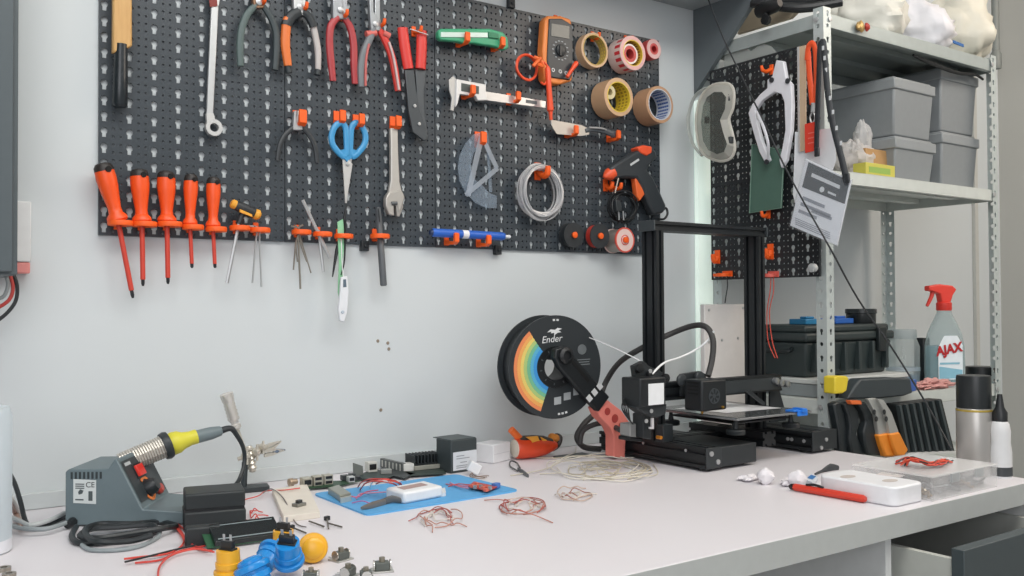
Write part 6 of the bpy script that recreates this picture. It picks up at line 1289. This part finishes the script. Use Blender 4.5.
# wire tangles
bundle('wide loose tangle of cream wires in front of the printer base', 40, 599, 471, 58, 13, 7, ['#cdc6b6', '#bdb49f', '#ddd8cc'], r=.0011)
bundle('bundle of red, brown and cream wires nearest the camera, below the blue mat', 21, 440, 519, 26, 10, 4, ['#a8605a', '#b98a7c', '#d5cfc8'])
bundle('bundle of reddish wires right of the blue mat corner', 33, 520, 509, 29, 10, 4, ['#a5564f', '#b37a6c', '#d0c4b8'])
bundle('bundle of brown and cream wires farthest right of the three small bundles', 57, 573, 496, 21, 7, 3, ['#9a6a5c', '#c3ab9b', '#d8d0c6'])
# ------------------------------------------------------------------ right end of the desk
for lb, ball, tail, sd in (('left crumpled white cotton wad in front of the printer', (765.5, 484), [(731, 481), (745, 476), (758, 474), (764, 480), (756, 487), (742, 486)], 2), ('right crumpled white cotton wad beside the red pen', (798, 487), [(780, 486), (788, 479), (797, 479), (799, 488), (786, 492)], 5)):
    t = thing('cotton_wad', lb, 'cotton wad', onD(*ball, 0), 'white cotton wads')
    p = onD(*ball, .014); m = MB(); m.blob(p, (.0165, .0155, .0145), .14, sd, 10); m.build('ball', mat('#e3e0e4', .7), t)
    m = MB(); 
    c = onD(sum(x for x, y in tail)/len(tail), sum(y for x, y in tail)/len(tail), .005); m.blob(c, (.022, .014, .006), .3, sd+3, 10); m.build('tail', mat('#dedbdf', .7), t)
m = MB(); m.pz([(806, 484), (813, 487), (818, 481), (811, 477)], DZ, .008); tt = tag(m.build('small_carton', mat('#d3dae2', .45), None, .001), 'tiny white and blue packet behind the red pen', 'packet')
m = MB(); m.pz([(807.5, 478), (812.5, 479.5), (816, 476.5), (811, 475)], DZ+.0083, .0006); m.build('blue_print', mat('#3a78b8', .45), tt)
m = MB(); z = DZ+.0035; m.tube([T(815, 474, z), T(822, 471, z), T(830, 467.5, z+.003), T(838, 468, z)], [.002, .003, .0075, .005], 8, 4, flat=.6); tag(m.build('dark_clip', mat('#3a3e42', .45)), 'small dark plug lying behind the white rounded box', 'plug')
a, b = onD(791, 490.5, .0068), onD(866, 503.5, .0068); d = (b-a).normalized(); L = (b-a).length
t = thing('red_pen', 'red barrel pen lying on the desk in front of the white rounded box', 'pen', (a+b)/2)
m = MB(); m.lathe(a, d, [(.0058, .006), (.0064, .01), (.0066, L*.6), (.0062, L-.004), (.004, L)], 8); m.build('barrel', mat('#cf3f2e', .35), t)
m = MB(); m.lathe(a, d, [(.002, -.004), (.005, .0), (.0058, .007)], 12); m.build('black_trim', BLACK, t)
m = MB(); m.tube([a+d*.03+V((0, 0, .007)), a+d*.045+V((0, 0, .0095)), a+d*.062+V((0, 0, .007))], .0022, 8, 3); m.build('clip', BLACK, t)
# white rounded box with recesses
t = thing('white_tray', 'thick white rounded box with two oval recesses at the front right of the desk', 'box', (1.37, .92, DZ))
wx0, wx1, wy0, wy1, wh = 1.326, 1.412, .846, .990, .031
def rrect(x0, y0, x1, y1, r, n=6):
    return [(cx+r*math.cos(a0+math.pi/2*k/n), cy+r*math.sin(a0+math.pi/2*k/n)) for cx, cy, a0 in ((x1-r, y1-r, 0), (x0+r, y1-r, math.pi/2), (x0+r, y0+r, math.pi), (x1-r, y0+r, math.pi*1.5)) for k in range(n+1)]
m = MB(); m.poly([(x, y, DZ+.0005) for x, y in rrect(wx0, wy0, wx1, wy1, .016)], (0, 0, wh)); m.build('shell', mat('#e4e5e8', .45), t, .003)
for x, y, rx, ry in ((848, 476.5, .016, .010), (890, 480.5, .016, .010)):
    c = PZ(x, y, DZ+wh+.0008); m = MB(); m.poly([c+V((rx*math.cos(k*.314), ry*math.sin(k*.314), 0)) for k in range(20)], (0, 0, .0002)); m.build('oval_recess', mat('#c2b9b4', .6), t)
m = MB(); m.pz([(876, 474.5), (900, 477.5), (905, 475.5), (882, 472)], DZ+wh+.0007, .0003); m.build('long_recess', mat('#d3cbc8', .6), t)
# clear organizer with compartments
t = thing('organizer', 'clear plastic compartment organizer at the right front corner of the desk', 'organizer', (1.52, .9, DZ))
ox0, ox1, oy0, oy1, oh = 1.417, 1.618, .836, .985, .038; OC = clear('#ffffff', .10, .15, .25)
m = MB()
for a, b in (((ox0, oy0, DZ+.001), (ox1, oy0+.002, DZ+oh)), ((ox0, oy1-.002, DZ+.001), (ox1, oy1, DZ+oh)), ((ox0, oy0, DZ+.001), (ox0+.002, oy1, DZ+oh)), ((ox1-.002, oy0, DZ+.001), (ox1, oy1, DZ+oh)), ((ox0, oy0, DZ+.0005), (ox1, oy1, DZ+.002))): m.bb(a, b)
m.build('tray', OC, t)
for k in range(1, 5): m = MB(); x = ox0+(ox1-ox0)*k/5; m.bb((x-.0008, oy0+.002, DZ+.002), (x+.0008, oy1-.002, DZ+oh-.002)); m.build('divider', OC, t)
m = MB(); m.bb((ox0+.002, (oy0+oy1)/2-.001, DZ+.002), (ox1-.002, (oy0+oy1)/2+.001, DZ+oh-.002)); m.build('divider', OC, t)
m = MB(); m.bb((ox0-.001, oy0-.001, DZ+oh), (ox1+.001, oy1+.001, DZ+oh+.003)); m.build('lid', clear('#ffffff', .22, .12, .2), t, .001)
for xl in (ox0+.05, ox1-.075):
    m = MB(); m.bb((xl, oy0-.004, DZ+oh-.012), (xl+.025, oy0-.0005, DZ+oh+.002)); m.build('latch', clear('#e8ebec', .3, .2), t)
rnd = random.Random(3)
for k in range(5):
    x = ox0+(ox1-ox0)*(k+.5)/5; cc = ['#a89a86', '#8f9396', '#6f7477', '#9a7f5c', '#7e8487'][k]
    m = MB()
    for j in range(9): m.cyl((x+rnd.uniform(-.013, .013), oy0+.012+rnd.uniform(0, .05), DZ+.004), (x+rnd.uniform(-.013, .013), oy0+.012+rnd.uniform(0, .05), DZ+.004+rnd.uniform(.002, .014)), .0022, 6)
    o = m.build('loose_screws', mat(cc, .35, .5), None); o['kind'] = 'stuff'; tag(o, ['brass screws', 'steel screws', 'dark screws', 'brown screws', 'grey screws'][k]+' filling the '+['leftmost', 'second', 'middle', 'fourth', 'rightmost'][k]+' compartment of the clear organizer', 'screws')
# tangle of red and black leads on the organizer
t = thing('wire_bundle', 'tangle of red and black leads lying on top of the clear organizer', 'wires', PZ(922, 459, DZ+oh+.003), 'loose wire bundles')
for k, c in enumerate(('#d2452f', '#c83e33', '#2a2526', '#d8563a')):
    rnd = random.Random(90+k); m = MB()
    for j in range(4):
        z = DZ+oh+.005
        m.tube([PZ(903+rnd.uniform(-8, 6), 462+rnd.uniform(-2, 4), z), PZ(908+rnd.uniform(-4, 4), 459+rnd.uniform(-2, 2), z+.01), PZ(918+rnd.uniform(-3, 3), 460+rnd.uniform(-2, 2), z+.006+rnd.uniform(0, .006)), PZ(930+rnd.uniform(-3, 3), 464+rnd.uniform(-2, 2), z+.004), PZ(940+rnd.uniform(-4, 6), 462+rnd.uniform(-3, 3), z+.004), PZ(947+rnd.uniform(-6, 6), 460+rnd.uniform(-3, 3), z)], .0013, 5, 5)
    m.build('leads', mat(c, .45), t)
# ------------------------------------------------------------------ left edge
a = PY(17.5, 275, 1.5)
t = thing('wall_cabinet', 'dark grey wall cabinet cut off by the left edge of the picture', 'cabinet', (a.x-.2, 1.58, a.z))
m = MB(); m.bb((a.x-.5, 1.5, a.z), (a.x, WY-.001, 1.95)); m.build('cabinet_body', mat('#5b6468', .5), t, .002)
m = MB(); m.bb((a.x-.5, 1.482, a.z+.004), (a.x-.008, 1.499, 1.95)); m.build('cabinet_door', mat('#4f585c', .45), t, .0015)
b = PY(31, 262, 1.63); c = PY(18.5, 201, 1.63); e = PY(31, 273.5, 1.63)
t = thing('socket_box', 'white wall box with pink lower end beside the grey cabinet', 'box', (b.x-.01, 1.64, e.z))
m = MB(); m.bb((a.x+.002, 1.628, b.z), (b.x, WY-.001, c.z)); m.build('white_cover', mat('#dfe0e0', .45), t, .002)
m = MB(); m.bb((a.x+.003, 1.63, e.z), (b.x-.001, WY-.001, b.z-.0005)); m.build('pink_end', mat('#e08f8a', .45), t, .002)
for pts, c_, lb in (([(12, 271), (17, 285), (16, 300), (8, 312), (-4, 322)], '#24282a', 'black cable curving down from under the grey cabinet'), ([(9, 271), (13, 287), (9, 300), (-4, 309)], '#b5403a', 'red cable curving down from under the grey cabinet'), ([(4, 271), (8, 284), (4, 296), (-6, 300)], '#8d9394', 'grey cable under the cabinet, left of the red one')):
    m = MB(); m.tube([PY(x, y, 1.60) for x, y in pts], .0028, 8, 5); tag(m.build('cable', mat(c_, .45)), lb, 'cable', 'cables under the wall cabinet')
c = T(-22, 553); t = thing('plastic_bottle', 'translucent white plastic container cut off at the left edge', 'bottle', c)
sc = (c-CAM).dot(fw)/F; r = 30*sc; H = 148*sc
m = MB(); m.lathe(c, (0, 0, 1), [(r*.96, 0), (r, .004), (r, H*.92), (r*.9, H*.98), (r*.4, H)], 32); m.build('body', clear('#e9f1f5', .7, .3), t)
m = MB(); m.lathe(c, (0, 0, 1), [(r*1.01, .002), (r*1.012, H*.09)], 32, a0=0, a1=6.2831853); m.build('base_band', mat('#e2e4ea', .45), t)
for k, (pts, c_, lb) in enumerate((([(6, 468), (14, 482), (20, 500), (27, 524), (40, 527), (66, 516)], '#33383b', 'dark cable dropping behind the white container to the station'), ([(3, 488), (12, 500), (20, 514), (26, 526)], '#dcd9d6', 'white cable behind the translucent container'), ([(2, 494), (10, 504), (16, 514), (22, 527)], '#b08f80', 'brownish cable behind the translucent container'), ([(4, 522), (20, 528), (45, 529), (66, 523)], '#8f979a', 'grey cable lying on the desk left of the soldering station'), ([(5, 515), (18, 520), (30, 525), (50, 520), (64, 513)], '#b7bcbd', 'pale grey cable lying behind the other cables at left'))):
    m = MB(); m.tube([PY(x, min(y, 527), 1.53) if y < 505 else T(x, y, DZ+.004+.002*k) for x, y in pts], .0034, 8, 5); tag(m.build('cable', mat(c_, .45)), lb, 'cable', 'cables at the left end of the desk')
for k, (x, y) in enumerate(((4, 571), (9, 577))):
    m = MB(); m.lathe(onD(x, y, 0), (0, 0, 1), [(.004, 0), (.008, 0), (.008, .005), (.004, .005)], 14, True); tag(m.build('metal_nut', mat('#9c958b', .3, .7)), ['small metal nut at the bottom left corner, upper one', 'small metal nut at the bottom left corner, lower one'][k], 'nut', 'metal nuts')
# ------------------------------------------------------------------ light
w = bpy.data.worlds.new('room_light'); bpy.context.scene.world = w; w.use_nodes = True
w.node_tree.nodes['Background'].inputs[0].default_value = lin('#e6eaec'); w.node_tree.nodes['Background'].inputs[1].default_value = .56
def area(name, loc, aim, sx, sy, e, col):
    d = bpy.data.lights.new(name, 'AREA'); d.shape = 'RECTANGLE'; d.size = sx; d.size_y = sy; d.energy = e; d.color = lin(col)[:3]
    o = bpy.data.objects.new(name, d); C.objects.link(o); o.location = loc; o.rotation_euler = (V(aim)-V(loc)).to_track_quat('-Z', 'Y').to_euler(); return o
area('ceiling_lamp', (.7, .35, 2.65), (.9, 1.2, .8), 2.2, .9, 50, '#fffdf8')
area('front_fill', (-1.0, -1.6, 1.9), (1.2, 1.4, .9), 2.0, 1.6, 34, '#fbfbff')  # added soft fill from the front left, not a window
area('shelf_fill', (2.9, .2, 2.5), (2.1, 1.5, 1.2), 1.2, 1.2, 30, '#ffeedd')  # added warm fill for the wall behind the shelving, not a fixture
vs = bpy.context.scene.view_settings; vs.view_transform = 'Standard'; vs.look = 'None'; vs.exposure = -.06; vs.gamma = 1
